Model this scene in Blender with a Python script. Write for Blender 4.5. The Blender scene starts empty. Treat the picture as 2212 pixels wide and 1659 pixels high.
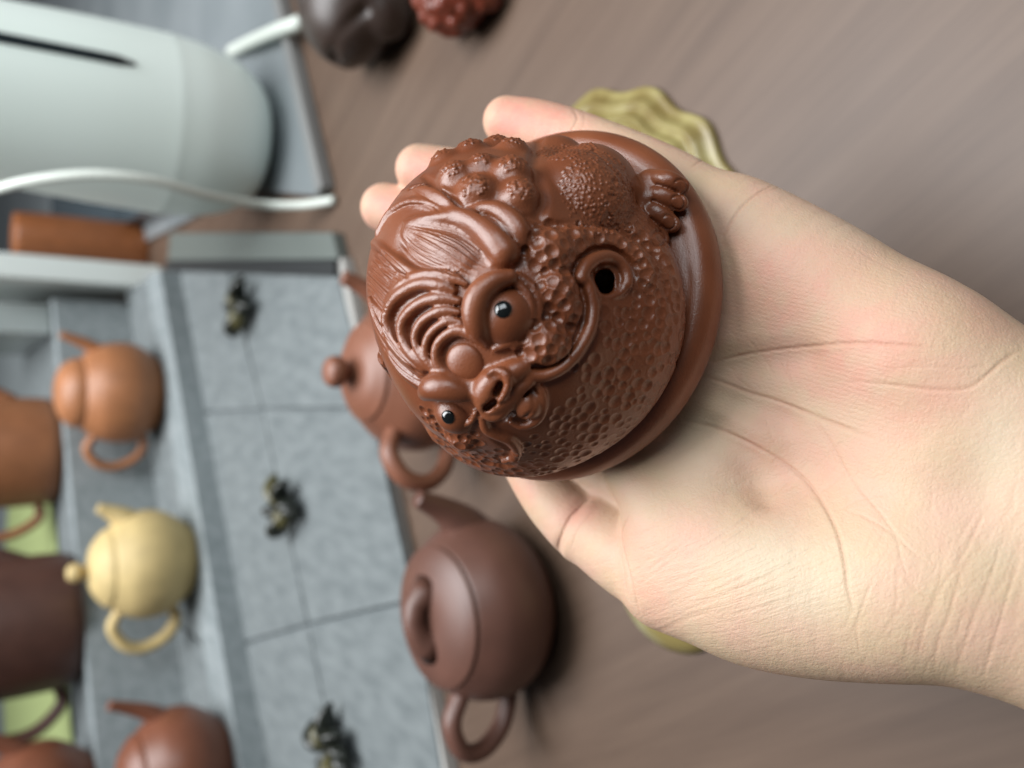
import bpy, bmesh, math, random
import numpy as np
from mathutils import Matrix, Vector

random.seed(7)
rng = np.random.default_rng(11)
scene = bpy.context.scene

# ------------------------------------------------------------------ camera
PITCH = math.radians(38.0)          # how far the lens looks down
CAM_H = 0.265                       # lens above the table top (m)
FPX = 1661.0                        # focal length in pixels of a 2212 px wide picture
fwd = np.array([0.0, math.cos(PITCH), -math.sin(PITCH)])
upv = np.array([0.0, math.sin(PITCH), math.cos(PITCH)])
rgt = np.array([1.0, 0.0, 0.0])
CAM = np.array([0.0, 0.0, CAM_H])
cam_data = bpy.data.cameras.new("camera")
cam = bpy.data.objects.new("camera", cam_data)
scene.collection.objects.link(cam)
scene.camera = cam
# the phone is held upright, so the frame is turned a quarter: picture-left is up
cam.matrix_world = Matrix(((-upv[0], rgt[0], -fwd[0], CAM[0]),
                           (-upv[1], rgt[1], -fwd[1], CAM[1]),
                           (-upv[2], rgt[2], -fwd[2], CAM[2]),
                           (0, 0, 0, 1)))
cam_data.sensor_width = 36.0
cam_data.lens = 36.0 * FPX / 2212.0
cam_data.clip_start = 0.01
cam_data.clip_end = 30.0
cam_data.dof.use_dof = True
cam_data.dof.focus_distance = 0.172
cam_data.dof.aperture_fstop = 8.6

# ------------------------------------------------------------------ light
world = bpy.data.worlds.new("World")
scene.world = world
world.use_nodes = True
bg = world.node_tree.nodes["Background"]
bg.inputs[0].default_value = (0.86, 0.93, 1.0, 1)
bg.inputs[1].default_value = 0.055

def area_lamp(name, loc, target, size, size_y, watts, color):
    d = bpy.data.lights.new(name, 'AREA')
    d.shape = 'RECTANGLE'
    d.size = size
    d.size_y = size_y
    d.energy = watts
    d.color = color
    o = bpy.data.objects.new(name, d)
    o.location = loc
    o.rotation_euler = (Vector(target) - Vector(loc)).to_track_quat('-Z', 'Y').to_euler()
    scene.collection.objects.link(o)
    return o

area_lamp("ceiling_light", (0.30, 0.66, 1.50), (0.10, 0.45, 0.05), 1.5, 1.0, 50, (0.96, 0.98, 1.0))
area_lamp("kettle_fill_light", (0.95, -0.55, 1.15), (0.2, 0.65, 0.1), 0.8, 1.0, 12, (0.88, 0.96, 1.0))  # added fill lamp behind the camera, brightens the kettle front

vs = scene.view_settings
vs.view_transform = 'Standard'
vs.look = 'None'
vs.exposure = 0.28
vs.gamma = 1.0
vs.use_curve_mapping = False
scene.cycles.use_denoising = True

# ------------------------------------------------------------------ helpers
def cam2world(p):
    """camera metres (x right, y down, z depth) -> world"""
    p = np.asarray(p, float)
    return CAM + p[..., 0:1] * (-upv) + p[..., 1:2] * (-rgt) + p[..., 2:3] * fwd

def new_mesh_object(name, verts, faces, mat, parent=None, smooth=True):
    me = bpy.data.meshes.new(name)
    verts = np.asarray(verts, np.float32)
    if isinstance(faces, np.ndarray):
        n, k = faces.shape
        me.vertices.add(len(verts))
        me.vertices.foreach_set("co", verts.ravel())
        me.loops.add(n * k)
        me.loops.foreach_set("vertex_index", faces.astype(np.int32).ravel())
        me.polygons.add(n)
        me.polygons.foreach_set("loop_start", np.arange(0, n * k, k, dtype=np.int32))
        me.update(calc_edges=True)
        me.validate()
    else:
        me.from_pydata([tuple(v) for v in verts], [], faces)
        me.update()
    if smooth:
        me.polygons.foreach_set("use_smooth", np.ones(len(me.polygons), bool))
    if mat is not None:
        me.materials.append(mat)
    o = bpy.data.objects.new(name, me)
    scene.collection.objects.link(o)
    if parent is not None:
        o.parent = parent
    return o

def empty(name, loc=(0, 0, 0), rotz=0.0):
    o = bpy.data.objects.new(name, None)
    o.empty_display_size = 0.02
    o.location = loc
    o.rotation_euler = (0, 0, rotz)
    scene.collection.objects.link(o)
    return o

def tag(o, label=None, cat=None, group=None, kind=None):
    if label: o["label"] = label
    if cat: o["category"] = cat
    if group: o["group"] = group
    if kind: o["kind"] = kind
    return o

# ------------------------------------------------------------------ distance-field sculpting
def smin(a, b, k):
    if k <= 0:
        return np.minimum(a, b)
    h = np.clip(0.5 + 0.5 * (b - a) / k, 0, 1)
    return b * (1 - h) + a * h - k * h * (1 - h)

class Vol:
    """a signed distance grid, in millimetres"""
    def __init__(self, lo, hi, h):
        self.lo = np.array(lo, float); self.h = h
        self.n = (np.ceil((np.array(hi) - self.lo) / h)).astype(int) + 1
        self.a = np.full(self.n, 60.0, np.float32)
    def box(self, lo, hi):
        i0 = np.clip(np.floor((np.array(lo) - self.lo) / self.h).astype(int), 0, self.n - 1)
        i1 = np.clip(np.ceil((np.array(hi) - self.lo) / self.h).astype(int) + 1, 1, self.n)
        sl = tuple(slice(a, b) for a, b in zip(i0, i1))
        ax = [(self.lo[d] + self.h * np.arange(i0[d], i1[d])).astype(np.float32) for d in range(3)]
        return sl, np.meshgrid(*ax, indexing='ij', sparse=True)
    def combine(self, sl, d, k, op):
        a = self.a[sl]
        if op == 'add':
            self.a[sl] = smin(a, d, k)
        else:
            self.a[sl] = -smin(-a, d, k)
    def ell(self, c, r, rot=None, k=3.0, op='add', pad=6.0):
        c = np.array(c, float); r = np.array(r, float)
        R = max(r) + pad + k
        sl, (x, y, z) = self.box(c - R, c + R)
        x, y, z = x - c[0], y - c[1], z - c[2]
        if rot is not None:
            M = np.array(rot, float)      # rows = local axes
            x, y, z = (M[0, 0] * x + M[0, 1] * y + M[0, 2] * z,
                       M[1, 0] * x + M[1, 1] * y + M[1, 2] * z,
                       M[2, 0] * x + M[2, 1] * y + M[2, 2] * z)
        k0 = np.sqrt((x / r[0]) ** 2 + (y / r[1]) ** 2 + (z / r[2]) ** 2)
        k1 = np.sqrt((x / r[0] ** 2) ** 2 + (y / r[1] ** 2) ** 2 + (z / r[2] ** 2) ** 2)
        d = (k0 * (k0 - 1) / np.maximum(k1, 1e-6)).astype(np.float32)
        self.combine(sl, d, k, op)
    def tube(self, pts, rad, k=1.0, op='add', pad=3.0):
        pts = np.asarray(pts, float)
        rad = np.broadcast_to(np.asarray(rad, float), (len(pts),))
        R = rad.max() + pad + k
        sl, (x, y, z) = self.box(pts.min(0) - R, pts.max(0) + R)
        shape = (x.shape[0], y.shape[1], z.shape[2])
        if 0 in shape:
            return
        D = np.full(shape, 99.0, np.float32)
        for p, q, r0, r1 in zip(pts[:-1], pts[1:], rad[:-1], rad[1:]):
            e = q - p
            L2 = max(e @ e, 1e-9)
            lo = np.minimum(p, q) - R; hi = np.maximum(p, q) + R
            s2, (X, Y, Z) = self.box(lo, hi)
            off = tuple(slice(s.start - b.start, s.stop - b.start) for s, b in zip(s2, sl))
            X, Y, Z = X - p[0], Y - p[1], Z - p[2]
            t = np.clip((X * e[0] + Y * e[1] + Z * e[2]) / L2, 0, 1)
            d = np.sqrt((X - t * e[0]) ** 2 + (Y - t * e[1]) ** 2 + (Z - t * e[2]) ** 2) - (r0 + (r1 - r0) * t)
            D[off] = np.minimum(D[off], d)
        self.combine(sl, D, k, op)
    def sample(self, P):
        q = (np.asarray(P) - self.lo) / self.h
        q = np.clip(q, 0, self.n - 1.001)
        i = np.floor(q).astype(int); f = q - i
        out = 0
        for dx in (0, 1):
            for dy in (0, 1):
                for dz in (0, 1):
                    w = (f[..., 0] if dx else 1 - f[..., 0]) * (f[..., 1] if dy else 1 - f[..., 1]) * (f[..., 2] if dz else 1 - f[..., 2])
                    out = out + w * self.a[i[..., 0] + dx, i[..., 1] + dy, i[..., 2] + dz]
        return out
    def normal(self, P, e=0.8):
        P = np.asarray(P, float)
        g = np.stack([self.sample(P + np.eye(3)[k] * e) - self.sample(P - np.eye(3)[k] * e) for k in range(3)], -1)
        return g / np.maximum(np.linalg.norm(g, axis=-1, keepdims=True), 1e-9)
    def hit(self, O, D, t0, t1, step=0.35, level=0.0):
        """first point along rays O + t D (mm) that lies `level` above the surface; misses give the nearest pass"""
        t = np.arange(t0, t1, step)
        D = np.atleast_2d(D)
        level = np.broadcast_to(np.asarray(level, float), (len(D),))
        out = []
        for d, lv in zip(D, level):
            P = O + t[:, None] * d
            s = self.sample(P) - lv
            neg = np.nonzero(s < 0)[0]
            if len(neg) and neg[0] > 0:
                i = neg[0]; f = s[i - 1] / (s[i - 1] - s[i])
                out.append(P[i - 1] + f * (P[i] - P[i - 1]))
            else:
                i = np.argmin(s)
                out.append(P[i] - self.normal(P[i]) * s[i])
        return np.array(out)
    def mesh(self):
        A = self.a
        ins = A < 0
        n = A.shape
        c = np.zeros((n[0] - 1, n[1] - 1, n[2] - 1), np.uint8)
        for dx in (0, 1):
            for dy in (0, 1):
                for dz in (0, 1):
                    c += ins[dx:n[0] - 1 + dx, dy:n[1] - 1 + dy, dz:n[2] - 1 + dz]
        mixed = (c > 0) & (c < 8)
        ijk = np.argwhere(mixed)
        idx = np.full(mixed.shape, -1, np.int32)
        idx[mixed] = np.arange(len(ijk))
        acc = np.zeros((len(ijk), 3)); cnt = np.zeros(len(ijk))
        corners = [(x, y, z) for x in (0, 1) for y in (0, 1) for z in (0, 1)]
        vals = {cr: A[ijk[:, 0] + cr[0], ijk[:, 1] + cr[1], ijk[:, 2] + cr[2]] for cr in corners}
        for a in corners:
            for ax in range(3):
                if a[ax] == 0:
                    b = list(a); b[ax] = 1; b = tuple(b)
                    va, vb = vals[a], vals[b]
                    m = (va < 0) != (vb < 0)
                    t = va[m] / (va[m] - vb[m])
                    p = np.tile(np.array(a, float), (m.sum(), 1)); p[:, ax] = t
                    acc[m] += p; cnt[m] += 1
        V = self.lo + self.h * (ijk + acc / cnt[:, None])
        faces = []
        for ax in range(3):
            u, v = (ax + 1) % 3, (ax + 2) % 3
            sl0 = [slice(None)] * 3; sl1 = [slice(None)] * 3
            sl0[ax] = slice(0, -1); sl1[ax] = slice(1, None)
            s0, s1 = ins[tuple(sl0)], ins[tuple(sl1)]
            e = np.argwhere(s0 != s1)
            ok = (e[:, u] > 0) & (e[:, v] > 0) & (e[:, u] < n[u] - 1) & (e[:, v] < n[v] - 1)
            e = e[ok]
            flip = ~s0[e[:, 0], e[:, 1], e[:, 2]]
            def cell(du, dv):
                q = e.copy(); q[:, u] += du; q[:, v] += dv
                return idx[q[:, 0], q[:, 1], q[:, 2]]
            F = np.stack([cell(-1, -1), cell(0, -1), cell(0, 0), cell(-1, 0)], 1)
            F[flip] = F[flip][:, ::-1]
            faces.append(F)
        return V, np.concatenate(faces)

def quad_normals(V, F):
    fn = np.cross(V[F[:, 2]] - V[F[:, 0]], V[F[:, 3]] - V[F[:, 1]])
    N = np.zeros_like(V)
    for k in range(4):
        for d in range(3):
            N[:, d] += np.bincount(F[:, k], fn[:, d], len(V))
    return N / np.maximum(np.linalg.norm(N, axis=1, keepdims=True), 1e-12)

def relax(V, F, it=2, lam=0.5):
    """Laplacian smoothing over quad edges"""
    a = np.concatenate([F[:, 0], F[:, 1], F[:, 2], F[:, 3]])
    b = np.concatenate([F[:, 1], F[:, 2], F[:, 3], F[:, 0]])
    deg = np.maximum(np.bincount(a, minlength=len(V)) + np.bincount(b, minlength=len(V)), 1)
    for _ in range(it):
        S = np.stack([np.bincount(a, V[b, d], len(V)) + np.bincount(b, V[a, d], len(V)) for d in range(3)], 1)
        V = V + lam * (S / deg[:, None] - V)
    return V

def subdivide(V, F):
    """split every quad into four (Catmull-Clark face and edge points, smoothed afterwards)"""
    n = len(V)
    E = np.sort(np.concatenate([F[:, [0, 1]], F[:, [1, 2]], F[:, [2, 3]], F[:, [3, 0]]]), 1).astype(np.int64)
    key = E[:, 0] * n + E[:, 1]
    uk, inv = np.unique(key, return_inverse=True)
    em = 0.5 * (V[uk // n] + V[uk % n])
    fc = V[F].mean(1)
    m = len(F)
    e = (n + inv.reshape(4, m)).T
    f = n + len(uk) + np.arange(m)
    G = np.concatenate([np.stack([F[:, k], e[:, k], f, e[:, (k + 3) % 4]], 1) for k in range(4)])
    return np.concatenate([V, em, fc]), G

def spline(P, n=8):
    """Catmull-Rom through the rows of P"""
    P = np.asarray(P, float)
    Q = np.vstack([2 * P[0] - P[1], P, 2 * P[-1] - P[-2]])
    out = []
    t = np.linspace(0, 1, n, endpoint=False)[:, None]
    for i in range(1, len(Q) - 2):
        a, b, c, d = Q[i - 1], Q[i], Q[i + 1], Q[i + 2]
        out.append(0.5 * (2 * b + (c - a) * t + (2 * a - 5 * b + 4 * c - d) * t ** 2 + (3 * b - a - 3 * c + d) * t ** 3))
    out.append(P[-1:])
    return np.vstack(out)

def smoothstep(a, b, x):
    t = np.clip((x - a) / (b - a), 0, 1)
    return t * t * (3 - 2 * t)

def principled(name, base, rough=0.5, spec=0.5, metallic=0.0, coat=0.0):
    m = bpy.data.materials.new(name); m.use_nodes = True
    b = m.node_tree.nodes['Principled BSDF']
    b.inputs['Base Color'].default_value = (*base, 1)
    b.inputs['Roughness'].default_value = rough
    b.inputs['Specular IOR Level'].default_value = spec
    b.inputs['Metallic'].default_value = metallic
    b.inputs['Coat Weight'].default_value = coat
    return m

def noise_mix(m, c1, c2, scale, detail=4, lo=0.35, hi=0.65, coord='Object', stretch=None, bump=0.0, bump_scale=None, rough_var=0.0, dist=0.002):
    """colour variation from noise plus optional fine bump"""
    nt = m.node_tree; b = nt.nodes['Principled BSDF']
    tc = nt.nodes.new('ShaderNodeTexCoord'); vec = tc.outputs[coord]
    if stretch is not None:
        mp = nt.nodes.new('ShaderNodeMapping'); mp.inputs['Scale'].default_value = stretch[:3]
        if len(stretch) > 3: mp.inputs['Rotation'].default_value = (0, 0, stretch[3])
        nt.links.new(vec, mp.inputs[0]); vec = mp.outputs[0]
    n = nt.nodes.new('ShaderNodeTexNoise'); n.inputs['Scale'].default_value = scale; n.inputs['Detail'].default_value = detail
    nt.links.new(vec, n.inputs['Vector'])
    r = nt.nodes.new('ShaderNodeValToRGB')
    r.color_ramp.elements[0].position = lo; r.color_ramp.elements[0].color = (*c1, 1)
    r.color_ramp.elements[1].position = hi; r.color_ramp.elements[1].color = (*c2, 1)
    nt.links.new(n.outputs['Fac'], r.inputs[0]); nt.links.new(r.outputs[0], b.inputs['Base Color'])
    if rough_var:
        base = b.inputs['Roughness'].default_value
        mr = nt.nodes.new('ShaderNodeMapRange'); mr.inputs[3].default_value = base - rough_var; mr.inputs[4].default_value = base + rough_var
        nt.links.new(n.outputs['Fac'], mr.inputs[0]); nt.links.new(mr.outputs[0], b.inputs['Roughness'])
    if bump:
        n2 = nt.nodes.new('ShaderNodeTexNoise'); n2.inputs['Scale'].default_value = bump_scale or scale * 8; n2.inputs['Detail'].default_value = 3
        nt.links.new(vec, n2.inputs['Vector'])
        bp = nt.nodes.new('ShaderNodeBump'); bp.inputs['Strength'].default_value = bump; bp.inputs['Distance'].default_value = dist
        nt.links.new(n2.outputs['Fac'], bp.inputs['Height']); nt.links.new(bp.outputs[0], b.inputs['Normal'])
    return r

def lathe(prof, n=72, closed_ends=True):
    """profile of (r, z) -> verts, faces"""
    vs_, fs_ = [], []
    for r, z in prof:
        for i in range(n):
            a = 2 * math.pi * i / n
            vs_.append((r * math.cos(a), r * math.sin(a), z))
    for k in range(len(prof) - 1):
        for i in range(n):
            j = (i + 1) % n
            fs_.append([k * n + i, k * n + j, (k + 1) * n + j, (k + 1) * n + i])
    return np.array(vs_), fs_
def refine_profile(pts, n=6):
    return [tuple(p) for p in spline(np.array(pts, float), n)]

# ------------------------------------------------------------------ the table and what stands on it
def G(px, py, z=0.0):
    """the point at height z seen at (px, py): used to read positions off the photograph"""
    d = fwd - upv * ((px - 1106) / FPX) - rgt * ((py - 829.5) / FPX)
    return CAM + d * ((z - CAM_H) / d[2])

def prism(name, poly, z0, z1, mat, parent=None, bevel=0.0):
    """an upright prism over a polygon of (x, y)"""
    bm = bmesh.new()
    lo = [bm.verts.new((x, y, z0)) for x, y in poly]
    hi = [bm.verts.new((x, y, z1)) for x, y in poly]
    n = len(poly)
    bm.faces.new(hi); bm.faces.new(lo[::-1])
    for i in range(n):
        bm.faces.new([lo[i], lo[(i + 1) % n], hi[(i + 1) % n], hi[i]])
    bmesh.ops.recalc_face_normals(bm, faces=bm.faces)
    if bevel:
        bmesh.ops.bevel(bm, geom=bm.edges[:], offset=bevel, segments=2, affect='EDGES', profile=0.6)
    me = bpy.data.meshes.new(name); bm.to_mesh(me); bm.free()
    me.materials.append(mat)
    o = bpy.data.objects.new(name, me); scene.collection.objects.link(o)
    if parent is not None: o.parent = parent
    return o

def sweep(name, path, radii, mat, parent=None, seg=16, flat=1.0, up=(0, 0, 1)):
    """a tube along a path; flat squeezes it across"""
    P = np.asarray(path, float); n = len(P)
    radii = np.broadcast_to(np.asarray(radii, float), (n,))
    T = np.gradient(P, axis=0); T /= np.linalg.norm(T, axis=1, keepdims=True)
    vs_, fs_ = [], []
    u = np.array(up, float); s = np.cross(T[0], u)
    if np.linalg.norm(s) < 1e-3: u = np.array([0, 1.0, 0])
    prev = None
    for i in range(n):
        a = (prev if prev is not None else np.cross(T[i], u)); a = a - T[i] * (a @ T[i]); a /= np.linalg.norm(a); prev = a
        b = np.cross(T[i], a)
        for k in range(seg):
            w_ = 2 * math.pi * k / seg
            vs_.append(P[i] + radii[i] * (math.cos(w_) * a * flat + math.sin(w_) * b))
    for i in range(n - 1):
        for k in range(seg):
            j = (k + 1) % seg
            fs_.append([i * seg + k, i * seg + j, (i + 1) * seg + j, (i + 1) * seg + k])
    fs_.append(list(range(seg))[::-1]); fs_.append([(n - 1) * seg + k for k in range(seg)])
    return new_mesh_object(name, np.array(vs_), fs_, mat, parent)

# --- table
wood = principled("brown_wood", (0.2, 0.145, 0.115), 0.38, 0.45)
def make_wood(m):
    nt = m.node_tree; L = nt.links; b = nt.nodes['Principled BSDF']
    tc = nt.nodes.new('ShaderNodeTexCoord')
    mr = nt.nodes.new('ShaderNodeMapping'); mr.inputs['Rotation'].default_value = (0, 0, math.radians(-33)); L.new(tc.outputs['Object'], mr.inputs[0])
    mp = nt.nodes.new('ShaderNodeMapping'); mp.inputs['Scale'].default_value = (14, 1.1, 1); L.new(mr.outputs[0], mp.inputs[0])
    n = nt.nodes.new('ShaderNodeTexNoise'); n.inputs['Scale'].default_value = 6; n.inputs['Detail'].default_value = 6; n.inputs['Roughness'].default_value = 0.6; L.new(mp.outputs[0], n.inputs['Vector'])
    r = nt.nodes.new('ShaderNodeValToRGB'); e = r.color_ramp.elements
    e[0].position = 0.3; e[0].color = (0.078, 0.047, 0.031, 1); e[1].position = 0.7; e[1].color = (0.112, 0.071, 0.048, 1)
    L.new(n.outputs['Fac'], r.inputs[0])
    n2 = nt.nodes.new('ShaderNodeTexNoise'); n2.inputs['Scale'].default_value = 9; L.new(tc.outputs['Object'], n2.inputs['Vector'])
    mx = nt.nodes.new('ShaderNodeMix'); mx.data_type = 'RGBA'; mx.blend_type = 'MULTIPLY'; mx.inputs[0].default_value = 0.5
    L.new(r.outputs[0], mx.inputs[6]); L.new(n2.outputs['Color'], mx.inputs[7])
    mx.inputs[0].default_value = 0.0
    L.new(mx.outputs[2], b.inputs['Base Color'])
    mrr = nt.nodes.new('ShaderNodeMapRange'); mrr.inputs[3].default_value = 0.4; mrr.inputs[4].default_value = 0.56; L.new(n2.outputs['Fac'], mrr.inputs[0]); L.new(mrr.outputs[0], b.inputs['Roughness'])
make_wood(wood)
tbl = prism("table", [(-1.8, -0.25), (1.8, -0.25), (1.8, 4.2), (-1.8, 4.2)], -0.04, 0.0, wood)
tag(tbl, "brown wooden table top with faint straight grain under everything", "table", kind="structure")

# --- stepped grey display
def cloth_mat(name, c1, c2):
    m = principled(name, c1, 0.85, 0.2)
    noise_mix(m, c1, c2, 110, 8, 0.3, 0.7, stretch=(1.0, 0.35, 1.0, 0.5), bump=0.3, bump_scale=700, dist=0.001)
    return m
felt = cloth_mat("grey_felt", (0.115, 0.13, 0.133), (0.17, 0.188, 0.19))
felt_pale = cloth_mat("pale_grey_felt", (0.17, 0.195, 0.2), (0.25, 0.275, 0.28))
joint = principled("dark_joint", (0.13, 0.15, 0.155), 0.8)
trim = principled("grey_trim", (0.34, 0.33, 0.31), 0.35, 0.5)
def xy(p): return (float(p[0]), float(p[1]))
disp_root = empty("display_riser", (0, 0.7, 0))
tag(disp_root, "stepped grey tiled display stand with pale risers under the rows of teapots", "display stand")
def under(o):
    o.parent = disp_root; o.matrix_parent_inverse = Matrix.Translation((0, -0.7, 0)); return o
fr = [G(*p) for p in ((752, 570), (832, 882), (925, 1292), (1035, 1950))]
md = [G(*p) for p in ((512, 572), (590, 884), (692, 1346), (820, 1960))]
rs = [G(*p) for p in ((398, 578), (460, 893), (545, 1388), (640, 1970))]
# base sheet, then two rows of tiles
under(prism("base_sheet", [xy(fr[0]), xy(rs[0]), xy(rs[3]), xy(fr[3])], 0.0, 0.006, joint))
def inset(q, g):
    c = np.mean(q, axis=0); return [tuple(p + (c - p) / max(np.linalg.norm(c - p), 1e-6) * g) for p in np.array(q)]
for A, B in ((fr, md), (md, rs)):
    for k in range(3):
        q = np.array([xy(A[k]), xy(A[k + 1]), xy(B[k + 1]), xy(B[k])])
        under(prism("tile", inset(q, 0.0024), 0.006, 0.0105, felt, bevel=0.001))
Z2, Z3 = 0.033, 0.12
def lin(x): return 0.893 + 0.60 * x
r1 = [(-1.6, lin(-1.6)), (0.135, lin(0.135))]
def lin2(x): return 0.93 + 0.62 * (x + 0.241)
r2 = [(-1.6, lin2(-1.6)), (0.11, lin2(0.11))]
under(prism("riser", [r1[0], r1[1], (r1[1][0], r1[1][1] + 0.07), (r1[0][0], r1[0][1] + 0.07)], 0.0, Z2, felt_pale))
for k, (xa, xb) in enumerate(((0.13, -0.035), (-0.04, -0.262), (-0.267, -0.55))):
    under(prism("tile", [(xa, lin(xa) + 0.071), (xb, lin(xb) + 0.071), (xb, lin2(xb) - 0.001), (xa, lin2(xa) - 0.001)], 0.0, Z2, felt, bevel=0.001))
under(prism("riser", [r2[0], r2[1], (r2[1][0], r2[1][1] + 0.03), (r2[0][0], r2[0][1] + 0.03)], 0.0, Z3, felt_pale))
under(prism("top_step", [(-1.6, lin2(-1.6) + 0.031), (0.11, lin2(0.11) + 0.031), (0.11, 3.6), (-1.6, 3.6)], 0.0, Z3 - 0.002, felt))
e0, e1 = np.array(xy(fr[0])), np.array(xy(fr[3]))
dn = np.array([(e1 - e0)[1], -(e1 - e0)[0]]); dn /= np.linalg.norm(dn)
if dn[1] > 0: dn = -dn
under(prism("edge_strip", [tuple(e0), tuple(e1), tuple(e1 + dn * 0.009), tuple(e0 + dn * 0.009)], 0.0, 0.009, trim, bevel=0.001))
s0, s1 = G(380, 566), G(756, 566)
black_strip = prism("end_strip", [xy(s0), xy(s1), (s1[0] - 0.012, s1[1]), (s0[0] - 0.012, s0[1])], 0.0, 0.013, principled("gap_shadow_black", (0.012, 0.014, 0.015), 0.5))  # black strip stands in for the shadowed gap at the display end
under(black_strip)
w0, w1 = G(385, 505), G(742, 505)
under(prism('end_wall', [xy(s0 + np.array([0.001, 0, 0])), xy(s1 + np.array([0.001, 0, 0])), xy(w1), xy(w0)], 0.0, 0.010, principled('grey_green_wall', (0.10, 0.115, 0.105), 0.5), bevel=0.001))

# embroidered leaf clusters on the tile joints
leaf_dark = principled("dark_leaf", (0.012, 0.014, 0.010), 0.3)
leaf_olive = principled("olive_leaf", (0.075, 0.066, 0.024), 0.3)
MOT = [(542, 665, "dark curled leaf ornament nearest the white kettle on the grey tiles"),
       (640, 1095, "middle dark curled leaf ornament on the grey tiles"),
       (745, 1608, "dark curled leaf ornament beside the big brown teapot's handle")]
for i, (mx_, my_, lab) in enumerate(MOT):
    c = G(mx_, my_, 0.0105)
    root = empty("leaf_ornament", tuple(c), rng.uniform(-0.3, 0.3))
    tag(root, lab, "ornament", "curled leaf ornaments on the grey tiles")
    rl = np.random.default_rng(5 + i)
    for q in range(9):
        a = q * 2 * math.pi / 9 + rl.uniform(-0.3, 0.3); L0 = rl.uniform(0.018, 0.034)
        path = [np.array([math.cos(a) * s * L0, math.sin(a) * s * L0, 0.003 + 0.009 * math.sin(s * 2.6) + 0.002 * (q % 3)]) + np.array([-math.sin(a), math.cos(a), 0]) * 0.006 * math.sin(3 * s) for s in np.linspace(0, 1, 9)]
        w_ = np.sin(np.linspace(0.25, math.pi - 0.15, 9)) * rl.uniform(0.0075, 0.0105)
        sweep("leaf", path, w_, leaf_olive if q % 4 == 1 else leaf_dark, root, 8, 0.55)

# --- teapots
def pot_mat(name, c, rough=0.4):
    m = principled(name, c, rough, 0.45)
    d = tuple(x * 0.86 for x in c); u = tuple(min(1, x * 1.08) for x in c)
    noise_mix(m, d, u, 55, 4, 0.3, 0.7, bump=0.12, bump_scale=1500, dist=0.0004)
    return m
def teapot(label, loc, rotz, R, Hb, mat, profile, lid, knob, spout, handle, cat="teapot", group="clay teapots on the tea table"):
    """profile/lid/knob as (r, z) fractions of R and Hb; spout and handle as (x, z, radius) in those fractions"""
    root = empty("teapot", loc, rotz); tag(root, label, cat, group)
    def part(name, prof, parent, n=6):
        vv, ff = lathe([(max(r, 0.004) * R, z * Hb) for r, z in refine_profile(prof, n)], 56)
        return new_mesh_object(name, vv, ff, mat, parent)
    part("body", profile, root)
    ld = part("lid", lid, root)
    if knob: part("knob", knob, ld)
    for nm, cur in (("spout", spout), ("handle", handle)):
        if cur:
            S = spline(np.array([(x * R, 0.0, z * Hb, r * R) for x, z, r in cur]), 6)
            sweep(nm, S[:, :3], S[:, 3], mat, root, 18, 1.0 if nm == "spout" else 0.8, (0, 1, 0))
    return root
dark_brown = pot_mat("dark_brown_clay", (0.115, 0.052, 0.037), 0.42)
rust = pot_mat("rust_clay", (0.20, 0.078, 0.045), 0.42)
orange = pot_mat("orange_clay", (0.34, 0.14, 0.06), 0.45)
sand = pot_mat("sand_clay", (0.52, 0.39, 0.175), 0.6)
umber = pot_mat("umber_clay", (0.075, 0.034, 0.025), 0.42)
brick = pot_mat("brick_clay", (0.165, 0.058, 0.031), 0.4)

squat_body = [(0.0, 0.0), (0.62, 0.0), (0.72, 0.03), (0.93, 0.22), (1.0, 0.42), (0.95, 0.66), (0.80, 0.86), (0.735, 0.90)]
squat_lid = [(0.76, 0.885), (0.765, 0.91), (0.74, 0.935), (0.6, 0.985), (0.35, 1.03), (0.0, 1.04)]
bridge = None
p = G(1125, 1312)
main = teapot("large dark brown teapot with a bridge knob standing on the wood beside the hand", (p[0] + 0.004, p[1] + 0.003, 0), math.radians(8), 0.047, 0.058, dark_brown, squat_body, squat_lid, None,
       [(0.70, 0.42, 0.34), (0.94, 0.56, 0.24), (1.13, 0.76, 0.155), (1.25, 0.95, 0.11), (1.29, 1.02, 0.10)],
       [(-0.86, 0.72, 0.125), (-1.15, 0.84, 0.125), (-1.45, 0.76, 0.125), (-1.52, 0.55, 0.125), (-1.35, 0.32, 0.12), (-1.05, 0.2, 0.115), (-0.86, 0.2, 0.11)])
mlid = [c for c in main.children if c.name.startswith("lid")][0]
sweep("knob", [(x * 0.047, 0, z * 0.058) for x, z in ((-0.27, 0.98), (-0.23, 1.06), (-0.14, 1.125), (0, 1.15), (0.14, 1.125), (0.23, 1.06), (0.27, 0.98))], np.array([0.22, 0.16, 0.125, 0.115, 0.125, 0.16, 0.22]) * 0.047, dark_brown, mlid, 18, 1.0, (0, 1, 0))

p = G(965, 840)
pear_body = [(0.0, 0.0), (0.6, 0.0), (0.68, 0.03), (0.93, 0.25), (1.0, 0.45), (0.90, 0.72), (0.66, 0.93), (0.58, 0.975)]
pear_lid = [(0.60, 0.965), (0.6, 0.99), (0.55, 1.02), (0.35, 1.10), (0.0, 1.13)]
ball_knob = [(0.0, 1.12), (0.07, 1.12), (0.09, 1.15), (0.17, 1.22), (0.19, 1.29), (0.14, 1.36), (0.0, 1.385)]
teapot("rust-red teapot with a round knob half hidden behind the toad's head", (p[0] + 0.010, p[1] - 0.003, 0), math.radians(24), 0.0475, 0.060, rust, pear_body, pear_lid, ball_knob,
       [(0.78, 0.42, 0.22), (1.02, 0.58, 0.16), (1.22, 0.82, 0.11), (1.33, 1.0, 0.09)],
       [(-0.78, 0.80, 0.125), (-1.06, 0.90, 0.13), (-1.36, 0.80, 0.13), (-1.46, 0.58, 0.13), (-1.32, 0.36, 0.125), (-1.06, 0.24, 0.12), (-0.88, 0.24, 0.11)])

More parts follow.
